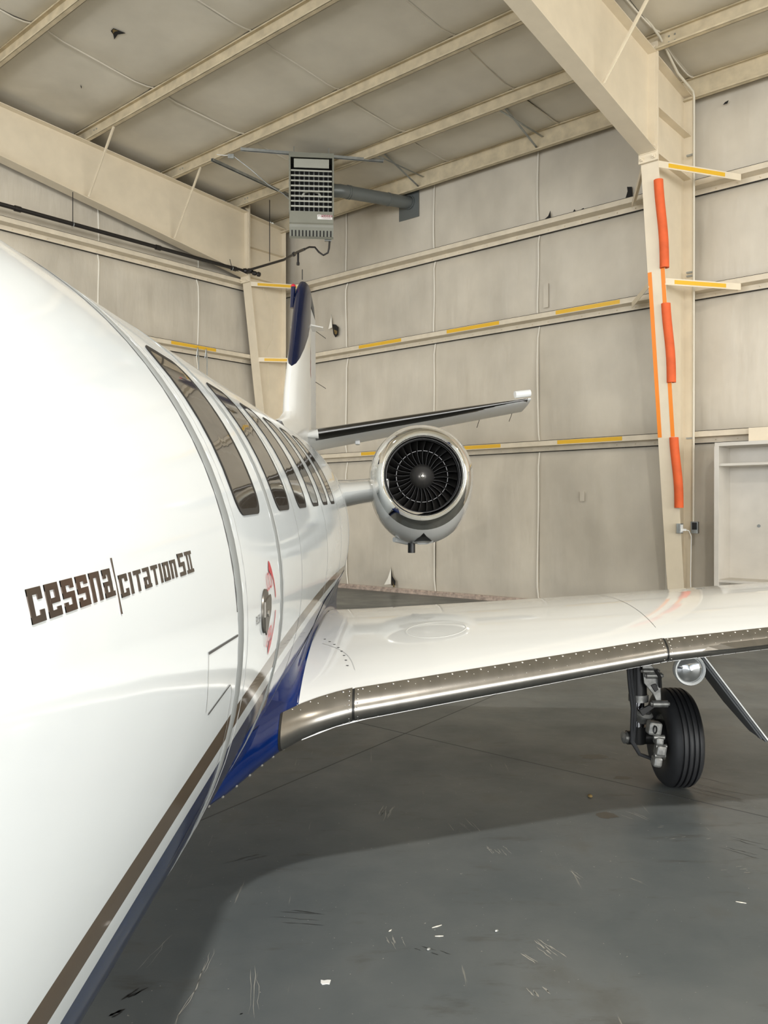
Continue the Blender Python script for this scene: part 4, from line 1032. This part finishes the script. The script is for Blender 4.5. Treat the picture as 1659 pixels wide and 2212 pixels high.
def bp_(r, ang, a, k):
    t = ang + 2*PI*k/28; return FC + e1*(r*math.cos(t)) + e2*(r*math.sin(t)) + ea*(a + 0.02)
for k in range(28):
    mm = MB(); vs = [bp_(r, a, ax_, k) for r, a, ax_ in bv]; fs = []
    for i in range(nr):
        b0, b1 = i*8, (i+1)*8
        for j in range(3): fs += [(b0+j, b0+j+1, b1+j+1, b1+j), (b0+4+j, b1+4+j, b1+5+j, b0+5+j)]
        fs += [(b0, b1, b1+4, b0+4), (b0+3, b0+7, b1+7, b1+3)]
    fs += [(nr*8, nr*8+1, nr*8+5, nr*8+4), (nr*8+1, nr*8+2, nr*8+6, nr*8+5), (nr*8+2, nr*8+3, nr*8+7, nr*8+6)]
    mm.add(vs, fs); build('fan_blade', mm, 'blade', EN, smooth=True)
    mm = MB(); t0 = 2*PI*(k+0.05)/28; t1 = 2*PI*(k+0.75)/28; vs = []
    for t in (t0, (t0+t1)/2, t1):
        for r_, a in ((0.186, -0.012), (0.190, -0.012), (0.190, 0.01), (0.186, 0.01)): vs.append(FC + (e1*math.cos(t) + e2*math.sin(t))*r_ + ea*(a + 0.012))
    mm.add(vs, [(4*i+j, 4*i+(j+1) % 4, 4*i+4+(j+1) % 4, 4*i+4+j) for i in range(2) for j in range(4)]); build('mid_span_damper', mm, 'spin', EN)
# nacelle details
def NP(d, deg, off=0.001):
    prof = [(0.0, 0.30), (0.13, 0.345), (0.22, 0.366), (0.4, 0.385), (0.8, 0.40), (1.3, 0.39), (1.8, 0.35), (2.3, 0.28)]
    for a, c in zip(prof[:-1], prof[1:]):
        if a[0] <= d <= c[0]: r = a[1] + (c[1]-a[1])*(d-a[0])/(c[0]-a[0])
    t = R_(deg); r = r*bulge(t, d) + off
    return Vector(EC) + ea*d + (e1*math.cos(t) + e2*math.sin(t))*r
mm = MB(); mm.add([NP(0.17, -89), NP(0.22, -92), NP(0.32, -97), NP(0.32, -81), NP(0.22, -86)], [(0, 1, 2, 3, 4)]); build('air_scoop', mm, 'duct', EN)
mm = MB(); mm.add([NP(0.315, -98, 0.001), NP(0.35, -98, 0.002), NP(0.35, -80, 0.002), NP(0.315, -80, 0.001), NP(0.315, -92, 0.022), NP(0.315, -86, 0.022)], [(0, 1, 5, 4), (1, 2, 5), (2, 3, 5), (0, 4, 1)]); build('scoop_lip', mm, 'silver', EN)
mm = MB(); q = NP(0.55, -98, 0.0); mm.tube([q, q + Vector((0, 0.0, -0.075))], 0.028, 12); build('drain_mast', mm, 'geard', EN, smooth=True)
mm = MB(); q = NP(0.55, -108, 0.0); mm.tube([q + Vector((-0.05, -0.06, 0)), q + Vector((0.05, 0.02, -0.015))], [0.02, 0.03], 10); build('drain_fairing', mm, 'wpaint2', EN, smooth=True)
mm = MB(); mm.lathe([(0.62, 0.3945), (0.625, 0.396), (0.63, 0.3945)], EC, ea, 72, rfn=bulge); build('cowl_joint', mm, 'hairl', EN, smooth=True)
# pylon
mm = MB(); NPt = 24
def pyl(i, j):
    t = 2*PI*j; x = -0.36 + (ex - 0.24 + 0.36)*i; ch = 1.55; c = math.cos(t); s_ = math.sin(t)
    yy = 5.98 + 0.10*(1-i) + ch*(1 - c)/2; th = 0.125 + 0.03*(1-i)**3
    zz = 1.745 + th*s_*(1 - 0.55*(1-c)/2) + (0.02 - 0.05*(1-i))
    return (x, yy, zz)
mm.grid(pyl, 12, 40, cv=True); PY = build('engine_pylon', mm, 'silver', JET, smooth=True)
for i, (x, dz) in enumerate(((-0.03, 0.0), (-0.03, -0.06), (-0.03, 0.055))):
    mm = MB(); mm.lathe([(0, 0.007), (0.002, 0.006), (0.002, 0)], (x + 0.05, 6.005 - 0.022*(1 if dz == 0 else -0.3), 1.76 + dz), (0, -1, 0), 8); build('fastener', mm, 'rivet', PY)
mm = MB()
def pyl2(i, j):
    p = pyl(0.80 + 0.006*i, j); c = (p[0], 6.7, 1.745); return (p[0], p[1] + (-0.0015 if p[1] < 6.3 else 0), p[2] + (0.0015 if p[2] > 1.745 else -0.0015))
mm.grid(pyl2, 1, 40, cv=True); build('pylon_joint', mm, 'hairl', PY, smooth=True)

# ---------------------------------------------------------------- fin and rudder
def finx(y): return xc(y) + 0.0
FLE = [(2.20, 6.6), (2.40, 7.45), (2.50, 8.1), (2.60, 8.42), (2.86, 8.52), (3.24, 8.80), (3.445, 8.98), (3.715, 9.18), (3.95, 9.37), (4.15, 9.55), (4.28, 9.75), (4.33, 10.0)]
HINGE = 10.55
def fin_y(z):
    if z <= FLE[0][0]: return FLE[0][1]
    for a, c in zip(FLE[:-1], FLE[1:]):
        if a[0] <= z <= c[0]: return a[1] + (c[1]-a[1])*(z-a[0])/(c[0]-a[0])
    return FLE[-1][1]
mm = MB(); zs = [2.0, 2.2, 2.3, 2.4, 2.5, 2.6, 2.7, 2.86, 3.05, 3.24, 3.38, 3.5, 3.715, 3.85, 3.95, 4.05, 4.15, 4.22, 4.28, 4.33]
prf = [(0, 0), (0.02, .38), (0.06, .62), (0.14, .86), (0.28, 1.0), (0.5, .88), (0.75, .55), (1.0, .22)]
def finpt(z, q, side, off=0.0):
    y0 = fin_y(z); ch = HINGE - y0; x, t = q
    hw = (0.115 - 0.03*max(0, z-2.6)/1.7)*(1 if z > 2.6 else 1 + (2.6-z)*0.7); hw *= 1 if z < 4.2 else max(0.35, 1-(z-4.2)*4)
    yy = y0 + ch*x; return (finx(yy) + side*(hw*t + off), yy, z)
loop = [(q, 1) for q in prf[::-1]] + [(q, -1) for q in prf[1:]]
vs = [finpt(z, q, s) for z in zs for q, s in loop]; n = len(loop)
def fmi(i, j):
    z = (zs[i]+zs[i+1])/2; q0, q1 = loop[j][0][0], loop[j+1][0][0]; y0 = fin_y(z); y = y0 + (HINGE-y0)*(q0+q1)/2
    return 1 if z > 3.36 + (y - 9.16)*0.60 and z > 3.30 else 0
fs = []
for i in range(len(zs)-1):
    for j in range(n-1): mm.f.append((i*n+j, (i+1)*n+j, (i+1)*n+j+1, i*n+j+1)); mm.m.append(0)
mm.f.append(tuple((len(zs)-1)*n + j for j in range(n))); mm.m.append(0); mm.v = vs

def fin_material():
    m, n_, b = new_mat('fin_livery')
    tc = N(n_, 'ShaderNodeTexCoord'); sp = N(n_, 'ShaderNodeSeparateXYZ'); n_.links.new(tc.outputs['Object'], sp.inputs[0])
    a = N(n_, 'ShaderNodeMath', operation='MULTIPLY_ADD'); a.inputs[1].default_value = -0.60; a.inputs[2].default_value = 0.60*9.16 - 3.38
    n_.links.new(sp.outputs['Y'], a.inputs[0])
    c = N(n_, 'ShaderNodeMath', operation='ADD'); n_.links.new(a.outputs[0], c.inputs[0]); n_.links.new(sp.outputs['Z'], c.inputs[1])
    g = N(n_, 'ShaderNodeMath', operation='GREATER_THAN'); g.inputs[1].default_value = 0; n_.links.new(c.outputs[0], g.inputs[0])
    mx = N(n_, 'ShaderNodeMix', data_type='RGBA'); mx.inputs['A'].default_value = (0.78, 0.79, 0.77, 1); mx.inputs['B'].default_value = (0.004, 0.009, 0.038, 1)
    n_.links.new(g.outputs[0], mx.inputs['Factor']); n_.links.new(mx.outputs['Result'], b.inputs['Base Color'])
    b.inputs['Roughness'].default_value = 0.22; b.inputs['Specular IOR Level'].default_value = 0.3
    return m
MAT['finliv'] = fin_material()
FIN = build('tail_fin', mm, 'finliv', JET, smooth=True); FIN['label'] = 'tail fin with a dark blue leading panel'
mm = MB(); rz_ = [2.35, 2.8, 3.2, 3.6, 4.0, 4.18]; rows = []
for z in rz_:
    te = 11.52 - 0.16*(z-2.35)/1.8; hw = 0.026 - 0.010*(z-2.35)/1.8
    rows += [(finx(HINGE)+hw, HINGE+0.02, z), (finx(te)+0.004, te, z), (finx(te)-0.004, te, z), (finx(HINGE)-hw, HINGE+0.02, z)]
mm.add(rows, [(4*i+j, 4*i+(j+1) % 4, 4*i+4+(j+1) % 4, 4*i+4+j) for i in range(5) for j in range(4)] + [(0, 1, 2, 3), (20, 21, 22, 23)])
RU = build('rudder', mm, 'rudder', FIN)
mm = MB(); x_ = finx(11)
mm.hexa([(x_-0.03, 10.45, 4.19), (x_+0.03, 10.45, 4.19), (x_+0.004, 11.36, 4.19), (x_-0.004, 11.36, 4.19), (x_-0.025, 10.40, 4.35), (x_+0.025, 10.40, 4.35), (x_+0.003, 11.2, 4.32), (x_-0.003, 11.2, 4.32)])
build('rudder_cap', mm, 'greyp', RU, bevel=0.01)
for s in (1, -1):
    mm = MB(); mm.hexa([(x_+s*0.05, 10.05, 3.83), (x_+s*0.20, 10.20, 3.83), (x_+s*0.20, 10.36, 3.83), (x_+s*0.05, 10.42, 3.83), (x_+s*0.05, 10.05, 3.845), (x_+s*0.20, 10.20, 3.845), (x_+s*0.20, 10.36, 3.845), (x_+s*0.05, 10.42, 3.845)])
    build('blade_antenna', mm, 'silver', FIN)
mm = MB(); mm.tube([(finx(9.7), 9.75, 4.30), (finx(9.7), 9.75, 4.42)], 0.006, 6); build('rod_antenna', mm, 'geard', FIN)
mm = MB(); mm.tube([(finx(9.5)-0.10, 9.60, 3.93), (finx(9.5)-0.09, 9.62, 4.18)], 0.028, 10); mm.tube([(finx(9.5)-0.05, 9.60, 4.05), (finx(9.5)-0.10, 9.60, 4.05)], 0.012, 6); BE = build('beacon', mm, 'navy', FIN, smooth=True)
mm = MB(); mm.lathe([(0, 0.029), (0.025, 0.024), (0.04, 0)], (finx(9.5)-0.09, 9.62, 4.18), (0, 0, 1), 12); build('beacon_lens', mm, 'red', BE, smooth=True)
for z in (4.05, 3.35):
    mm = MB(); mm.tube([(finx(11.4), 11.38, z), (finx(11.4)+0.13, 11.6, z-0.06)], 0.004, 5); build('static_wick', mm, 'geard', RU)
# small flag decal on the fin side
FL = []
def fq(ya, za, yb, zb_2, name, mat):
    mm = MB(); d = 0.1
    def p(y, z):
        x, t = (y - fin_y(z))/(HINGE - fin_y(z)), 0
        for a, c in zip(prf[:-1], prf[1:]):
            if a[0] <= x <= c[0]: t = a[1] + (c[1]-a[1])*(x-a[0])/(c[0]-a[0])
        return finpt(z, (x, t), 1, 0.003)
    mm.add([p(ya, za), p(yb, za - 0.02), p(yb, zb_2 - 0.02), p(ya, zb_2)], [(0, 1, 2, 3)]); return build(name, mm, mat, FIN)
fq(9.98, 3.58, 10.15, 3.42, 'flag_canton', 'navy')
for k in range(4): fq(10.15 if k < 2 else 9.98, 3.575 - 0.088*k, 10.46, 3.535 - 0.088*k, 'flag_stripe', 'red')

# ---------------------------------------------------------------- stabilisers
def stab(side):
    def P(lat, x, s, off=0):     # lat 0..1
        ly, lz, ty, tz = 9.48 + 0.62*lat, 2.45 + 0.50*lat, 11.02 - 0.22*lat, 2.37 + 0.50*lat
        ch = ty-ly; h = s*0.115*yt(x)*ch*(1 if lat < 0.98 else 0.6)
        return (finx(10) + side*(0.03 + 2.72*lat), ly + ch*x - (off if x < 0.01 else 0), lz + (tz-lz)*x + h + s*off)
    xs = [(i/14)**2 for i in range(15)]
    loop = [(x, 1) for x in xs[::-1]] + [(x, -1) for x in xs[1:]]; n = len(loop); L = [0, 0.2, 0.4, 0.6, 0.8, 0.96, 1.0]
    mm = MB(); mm.add([P(l, x, s) for l in L for x, s in loop], [(i*n+j, (i+1)*n+j, (i+1)*n+j+1, i*n+j+1) for i in range(len(L)-1) for j in range(n-1)] + [tuple(range(n)), tuple((len(L)-1)*n+j for j in range(n))])
    S = build('tailplane', mm, 'wpaint', JET, smooth=True); S['label'] = 'port tailplane' if side > 0 else 'starboard tailplane'
    xs = [0.0, 0.003, 0.01, 0.022, 0.04, 0.065, 0.09]; loop = [(x, 1) for x in xs[::-1]] + [(x, -1) for x in xs[1:]]; n = len(loop); L = [0.05, 0.3, 0.6, 0.985]
    mm = MB(); mm.add([P(l, x, s, 0.005) for l in L for x, s in loop], [(i*n+j, (i+1)*n+j, (i+1)*n+j+1, i*n+j+1) for i in range(3) for j in range(n-1)]); build('deice_boot', mm, 'boot', S, smooth=True)
    mm = MB(); a, c = Vector(P(0.93, 0.10, 1)), Vector(P(1.0, 0.10, 1)); mm.tube([a + Vector((0, 0, 0.06)), c + Vector((0, 0, 0.065))], 0.045, 12); build('horn_balance', mm, 'wpaint', S, smooth=True)
    mm = MB(); mm.add([P(l, x, -1, 0.0015) for l in (0.04, 0.97) for x in (0.66, 0.668)], [(0, 1, 3, 2)]); build('elevator_gap', mm, 'hairl', S)
    mm = MB(); q = Vector(P(0.22, 0.55, -1)); mm.obox(q - Vector((0, 0, 0.02)), (0.03, 0, 0), (0, 0.07, 0), (0, 0, 0.025)); build('hinge_fairing', mm, 'wpaint', S, bevel=0.01)
    for l in (0.80, 0.955):
        mm = MB(); q = Vector(P(l, 1.0, -1)); mm.tube([q, q + Vector((-0.02, 0.12, -0.09))], 0.004, 5); build('static_wick', mm, 'geard', S)
    mm = MB(); q = Vector(P(0.03, 0.0, 1)); mm.tube([q + Vector((-side*0.06, -0.02, -0.02)), q + Vector((side*0.09, 0.0, 0.0))], [0.02, 0.055], 12); build('root_cuff', mm, 'wpaint', S, smooth=True)
stab(1); stab(-1)

# ---------------------------------------------------------------- starboard wing and engine: mirrored copies
CXM = 2*(-1.02)
for src in [wing, glove] + LE + [EN, PY]:
    c = src.copy(); COL.objects.link(c); c.parent = JET; c.scale = (-1, 1, 1); c.location = (CXM, 0, 0)
    if 'label' in c.keys(): c['label'] = c['label'].replace('port', 'starboard').replace('blue fairing at the wing root', 'blue fairing at the starboard wing root')
    if src is EN:
        for ch in list(EN.children):
            d = ch.copy(); COL.objects.link(d); d.parent = c

# ---------------------------------------------------------------- main gear
wx, wy, wz = 1.68, 4.795, 0.281
mm = MB(); TR = 0.281
pr = [(-0.07, 0.13), (-0.088, 0.15), (-0.096, 0.19), (-0.094, 0.225), (-0.082, 0.255), (-0.066, 0.270), (-0.050, 0.2755)]
def gr(c): return [(c-0.0055, TR-0.0035+0.001), (c-0.005, TR-0.014), (c+0.005, TR-0.014), (c+0.0055, TR-0.0035+0.001)]
pr += gr(-0.042) + [(-0.036, 0.279)] + [(-0.020, 0.2805)] + gr(-0.013) + [(-0.002, 0.281), (0.004, 0.281)] + gr(0.016) + [(0.028, 0.280)] + gr(0.044) + [(0.050, 0.2755), (0.066, 0.270), (0.082, 0.255), (0.094, 0.225), (0.096, 0.19), (0.088, 0.15), (0.07, 0.13)]
MG = None
def gear(side):
    X = lambda x: x if side > 0 else 2*(-1.02) - x
    mm = MB(); mm.tube([(X(1.46), 4.75, 0.90), (X(1.46), 4.75, 0.50)], 0.047, 20)
    G = build('landing_gear_leg', mm, 'geard', JET, smooth=True); G['label'] = ('port' if side > 0 else 'starboard') + ' main landing gear leg'
    mm = MB(); mm.tube([(X(1.46), 4.75, 0.51), (X(1.46), 4.75, 0.34)], 0.033, 16); build('piston', mm, 'piston', G, smooth=True)
    mm = MB(); mm.lathe([(-0.02, 0.05), (-0.02, 0.056), (0.02, 0.056), (0.02, 0.05)], (X(1.46), 4.75, 0.52), (0, 0, 1), 20); build('gland_nut', mm, 'gearm', G, smooth=True)
    mm = MB(); mm.tube([(X(1.40), 4.77, 0.285), (X(1.64), wy, 0.281)], 0.04, 14); mm.tube([(X(1.46), 4.75, 0.36), (X(1.46), 4.76, 0.26)], 0.045, 14); build('axle', mm, 'geard', G, smooth=True)
    mm = MB(); mm.lathe([(0, 0), (0, 0.035), (0.02, 0.035), (0.025, 0.015), (0.03, 0)], (X(1.40), 4.77, 0.285), (-side, -0.2, 0), 12); build('axle_nut', mm, 'gearm', G, smooth=True)
    T = build('tyre', MB().lathe(pr, (X(wx), wy, wz), (1, 0, 0), 72), 'rubber', G, smooth=True)
    mm = MB(); mm.lathe([(-0.072, 0.132), (-0.060, 0.128), (-0.055, 0.10), (-0.03, 0.05), (-0.03, 0.0)], (X(wx), wy, wz), (1, 0, 0), 36); mm.lathe([(0.072, 0.132), (0.060, 0.128), (0.055, 0.10), (0.03, 0.05), (0.03, 0.0)], (X(wx), wy, wz), (1, 0, 0), 36); build('wheel_hub', mm, 'gearm', G, smooth=True)
    mm = MB(); mm.lathe([(-0.055, 0.10), (-0.115, 0.10), (-0.115, 0.03), (-0.055, 0.03)], (X(wx), wy, wz), (side, 0, 0), 24); build('brake_disc', mm, 'geard', G, smooth=True)
    # torque links: a forked upper arm and a lower arm meeting at a pin
    def plate(pts, x0, x1, name, mat='gearm'):
        mm = MB(); mm.prism([(a, b2) for a, b2 in pts], lambda a, b2, t: (X(t), a, b2), x0, x1); build(name, mm, mat, G, bevel=0.004)
    def link(pts, yy, name, mat='gearm', th=0.014):
        mm = MB(); mm.prism(pts, lambda a, b2, t: (X(a), t, b2), yy, yy + th); build(name, mm, mat, G, bevel=0.003)
    link([(1.455, 0.72), (1.50, 0.73), (1.555, 0.665), (1.562, 0.52), (1.545, 0.50), (1.515, 0.56), (1.465, 0.62)], 4.66, 'torque_link')
    link([(1.50, 0.61), (1.53, 0.62), (1.545, 0.585), (1.525, 0.57)], 4.655, 'link_recess', 'geard', 0.008)
    link([(1.44, 0.465), (1.54, 0.515), (1.555, 0.50), (1.46, 0.43)], 4.67, 'torque_link', 'geard', 0.02)
    for (x, z, r) in ((1.50, 0.69, 0.014), (1.52, 0.665, 0.018), (1.555, 0.505, 0.020)):
        mm = MB(); mm.tube([(X(x - 0.045), 4.655, z), (X(x + 0.04), 4.655, z)], r, 12); mm.tube([(X(x - 0.055), 4.655, z), (X(x + 0.05), 4.655, z)], r*0.55, 8); build('pivot_pin', mm, 'gearm', G, smooth=True)
    mm = MB(); mm.tube([(X(1.52), 4.64, 0.70), (X(1.545), 4.635, 0.66), (X(1.55), 4.64, 0.60)], 0.009, 8); build('brake_line', mm, 'geard', G, smooth=True)
    mm = MB(); mm.lathe([(0, 0.036), (0.05, 0.055), (0.065, 0.04)], (X(1.47), 4.73, 0.39), (0.2*side, -0.3, 1), 16); build('collar', mm, 'gearm', G, smooth=True)
    for (x, z, hx_, hz_, m_) in ((1.50, 0.385, 0.037, 0.036, 'gearm'), (1.525, 0.315, 0.022, 0.022, 'gearm'), (1.535, 0.262, 0.028, 0.030, 'gearm'), (1.515, 0.20, 0.024, 0.028, 'gearm')):
        mm = MB(); mm.obox((X(x), 4.60, z), (hx_, 0, -hx_*0.12), (0, 0.035, 0), (hz_*0.15, 0, hz_)); build('brake_caliper', mm, m_, G, bevel=0.013)
    for (x, z) in ((1.525, 0.335), (1.537, 0.285), (1.530, 0.235)):
        mm = MB(); mm.tube([(X(x-0.03), 4.59, z), (X(x+0.03), 4.59, z)], 0.013, 10); build('piston_housing', mm, 'gearm', G, smooth=True)
    mm = MB()
    for a in range(12):
        t = 2*PI*a/12; mm.tube([(X(1.495 + 0.009*math.cos(t)), 4.563, 0.385 + 0.02*math.sin(t)), (X(1.495 + 0.009*math.cos(t+.5)), 4.560, 0.385 + 0.02*math.sin(t+.5))], 0.004, 5)
    build('caliper_boss', mm, 'geard', G, kind='stuff')
    for off in (0, 0.016):
        mm = MB(); mm.tube([(X(1.42 - off), 4.68, 0.84), (X(1.392 - off), 4.67, 0.72), (X(1.40 - off), 4.66, 0.60), (X(1.415 - off), 4.66, 0.48), (X(1.412 - off), 4.66, 0.36), (X(1.405 - off*0.5), 4.67, 0.29), (X(1.44), 4.66, 0.22), (X(1.50), 4.65, 0.20)], 0.010, 8); build('brake_hose', mm, 'rubber', G, smooth=True)
    # gear door, leaning outwards
    A = [(1.60, 4.2, 0.86), (1.94, 4.2, 0.415), (1.985, 4.5, 0.395), (2.01, 4.9, 0.46), (1.69, 4.95, 0.90)]
    nrm = Vector((0.76, 0, 0.62))*0.012; mm = MB(); k = 5
    mm.add([(X(p[0]), p[1], p[2]) for p in A] + [(X(p[0] + nrm.x), p[1], p[2] + nrm.z) for p in A], [tuple(range(k)), tuple(range(k, 2*k))] + [(i, (i+1) % k, k+(i+1) % k, k+i) for i in range(k)])
    D_ = build('landing_gear_door', mm, 'greyp', JET, bevel=0.002); D_['label'] = 'grey inside of the landing gear door' if side > 0 else 'starboard landing gear door'
    mm = MB(); mm.beam((X(1.612), 4.193, 0.868), (X(1.953), 4.193, 0.421), 0.005, 0.006); build('door_edge', mm, 'wpaint2', D_)
    mm = MB(); mm.beam((X(1.615), 4.23, 0.835), (X(1.925), 4.23, 0.43), 0.04, 0.012); build('door_rib', mm, 'greyp', D_, bevel=0.003)
    # landing lamp
    LC = (X(1.50), 4.06, 0.812)
    mm = MB(); mm.lathe([(0.0, 0.064), (-0.008, 0.068), (-0.012, 0.074), (0.0, 0.078), (0.03, 0.074), (0.08, 0.05)], LC, (0, 1, 0), 32); LL = build('landing_lamp', mm, 'wpaint2', JET, smooth=True)
    mm = MB(); mm.lathe([(-0.022, 0), (-0.018, 0.03), (-0.010, 0.052), (0.0, 0.066)], LC, (0, 1, 0), 32); build('lens', mm, 'glass', LL, smooth=True)
    mm = MB(); mm.tube([(X(1.50), 4.10, 0.84), (X(1.50), 4.12, 0.93)], 0.03, 10); build('lamp_bracket', mm, 'geard', LL)
gear(1); gear(-1)
# nose gear, behind the camera's view
mm = MB(); mm.tube([(-1.06, -1.3, 0.75), (-1.06, -1.25, 0.24)], 0.04, 14); NG = build('nose_gear_leg', mm, 'gearm', JET, smooth=True)
mm = MB(); mm.lathe([(-0.05, 0.10), (-0.07, 0.13), (-0.07, 0.19), (-0.05, 0.215), (0.0, 0.22), (0.05, 0.215), (0.07, 0.19), (0.07, 0.13), (0.05, 0.10), (0.03, 0.0)], (-1.06, -1.25, 0.22), (1, 0, 0), 40); build('tyre', mm, 'rubber', NG, smooth=True)

# ================================================================ MARKS AND BITS ON THE FLOOR
def fpt(px, py):
    t = 1.6*1789/(py-1100); return ((px-829.5)/1789*t, t)
rf = random.Random(21)
def marks(name, mat, spots):
    for (x, y, n, L, ang, spread, wd) in spots:
        mm = MB()
        for k in range(n):
            cx2, cy2 = x + rf.uniform(-spread, spread), y + rf.uniform(-spread, spread)*0.7; a = ang + rf.uniform(-0.12, 0.12); l2 = L*rf.uniform(0.4, 1.0); q = 5; vs = []
            for i in range(q+1):
                s2 = i/q - 0.5; w2 = wd*rf.uniform(0.25, 1.0)*(1 if 0 < i < q else 0.2); ox = 0.02*L*rf.uniform(-1, 1)
                bx_, by_ = cx2 + math.cos(a)*l2*s2 - math.sin(a)*ox, cy2 + math.sin(a)*l2*s2 + math.cos(a)*ox
                vs += [(bx_ - math.sin(a)*w2, by_ + math.cos(a)*w2, 0.0007), (bx_ + math.sin(a)*w2, by_ - math.cos(a)*w2, 0.0007)]
            mm.add(vs, [(2*i, 2*i+1, 2*i+3, 2*i+2) for i in range(q)])
        build(name, mm, mat, floor)
S_ = [(*fpt(845, 1755), 6, 0.22, 1.35, 0.06, 0.0035), (*fpt(1000, 1780), 5, 0.16, 1.9, 0.08, 0.0018), (*fpt(1078, 1838), 9, 0.10, 1.8, 0.05, 0.002), (*fpt(1245, 1890), 3, 0.13, 1.9, 0.01, 0.0016),
      (*fpt(1180, 2050), 6, 0.13, 2.0, 0.05, 0.0022), (*fpt(1145, 2070), 2, 0.12, 2.1, 0.01, 0.003), (*fpt(860, 2040), 6, 0.08, 1.8, 0.06, 0.0014), (*fpt(1375, 1762), 5, 0.14, 2.1, 0.06, 0.0018), (*fpt(1370, 1905), 2, 0.12, 2.2, 0.02, 0.0014),
      (*fpt(415, 2150), 2, 0.42, 1.50, 0.006, 0.0013), (*fpt(545, 2140), 3, 0.36, 1.72, 0.02, 0.0011), (*fpt(440, 2080), 2, 0.25, 1.6, 0.02, 0.001), (*fpt(335, 2060), 2, 0.3, 1.4, 0.01, 0.001), (*fpt(1165, 2140), 5, 0.05, 1.9, 0.04, 0.003),
      (*fpt(1300, 1640), 5, 0.2, 2.3, 0.25, 0.002), (*fpt(1480, 1800), 5, 0.05, 0.3, 0.15, 0.002), (*fpt(1620, 1890), 4, 0.04, 0.2, 0.12, 0.002)]
marks('scuff_mark', 'scuff', S_)
marks('smear_mark', 'smear', [(*fpt(245, 2190), 4, 0.06, 0.9, 0.02, 0.006), (*fpt(285, 2150), 5, 0.08, 1.0, 0.02, 0.004), (*fpt(1540, 1700), 7, 0.5, 2.35, 0.2, 0.0016), (*fpt(1620, 1830), 6, 0.2, 2.4, 0.12, 0.002), (*fpt(520, 1862), 5, 0.16, 0.5, 0.08, 0.0022),
      (*fpt(650, 1985), 5, 0.2, 2.9, 0.08, 0.0018), (*fpt(520, 2192), 2, 0.02, 0.9, 0.004, 0.003), (*fpt(930, 2062), 4, 0.06, 2.6, 0.08, 0.002)])
# oily patches
for (px, py, rx, ry) in ((1345, 1681, 0.055, 0.035), (1312, 1762, 0.06, 0.05), (1285, 1635, 0.10, 0.06)):
    x, y = fpt(px, py); mm = MB(); k = 22
    mm.add([(x + rx*math.cos(2*PI*i/k)*rf.uniform(0.7, 1.15), y + ry*math.sin(2*PI*i/k)*rf.uniform(0.7, 1.15), 0.0006) for i in range(k)], [tuple(range(k))]); build('oil_stain', mm, 'stain', floor)
def scrap(name, pts, h, mat, label, cat):
    mm = MB(); n = len(pts)
    mm.add([(a, b2, 0.0) for a, b2 in pts] + [(a, b2, h) for a, b2 in pts], [tuple(range(n))[::-1], tuple(range(n, 2*n))] + [(i, (i+1) % n, n+(i+1) % n, n+i) for i in range(n)])
    return tag(build(name, mm, mat), label, cat)
def fl(px, py):
    t = 1.6*1789/(py-1100); return ((px-829.5)/1789*t, t)
c = fl(703, 2124)
scrap('paper_scrap', [(c[0]+a, c[1]+b2) for a, b2 in ((-0.017, 0.013), (-0.006, 0.009), (0.006, 0.013), (0.017, 0.012), (0.014, -0.012), (0.004, -0.010), (-0.010, -0.014), (-0.016, -0.004))], 0.002, 'white', 'small white scrap on the floor near the bottom edge of the photo', 'scrap')
for k, (px, py, ang, L, lb) in enumerate(((944, 2003, 0.5, 0.022, 'longer of the two pale paint flakes beneath the wing shadow'), (949, 2024, 0.05, 0.016, 'shorter pale paint flake just below the longer one'), (1602, 1951, -0.4, 0.02, 'pale straw-like flake near the right edge of the floor'), (843, 2012, 0.9, 0.009, 'tiny flake at mid floor below the wing shadow'))):
    c = fl(px, py); q = (math.cos(ang), math.sin(ang)); w_2 = 0.0028
    scrap('paint_flake', [(c[0]-q[0]*L, c[1]-q[1]*L), (c[0]-q[1]*w_2, c[1]+q[0]*w_2), (c[0]+q[0]*L, c[1]+q[1]*L), (c[0]+q[1]*w_2, c[1]-q[0]*w_2)], 0.002, 'seam', lb, 'flake')
c = fl(1275, 1722); mm = MB(); mm.lathe([(0, 0.0), (0.002, 0.010), (0.008, 0.012), (0.014, 0.006), (0.015, 0)], (c[0], c[1], 0), (0, 0, 1), 9, rfn=lambda t, d: 1 + 0.5*abs(math.cos(t))); tag(build('dry_leaf', mm, 'fiber'), 'curled brown leaf on the floor left of the tyre', 'leaf')
for (px, py, lb) in ((1073, 2014, 'small grey pebble on the lit floor below centre right'), (926, 2054, 'small grey pebble left of the paint scuffs')):
    c = fl(px, py); mm = MB(); mm.lathe([(0, 0.0), (0.001, 0.006), (0.004, 0.0075), (0.008, 0.004), (0.009, 0)], (c[0], c[1], 0), (0, 0, 1), 8, rfn=lambda t, d: 1 + 0.25*math.sin(2*t)); tag(build('pebble', mm, 'galv'), lb, 'pebble')

for o in bpy.data.objects:
    if '_o' in o.keys(): del o['_o']
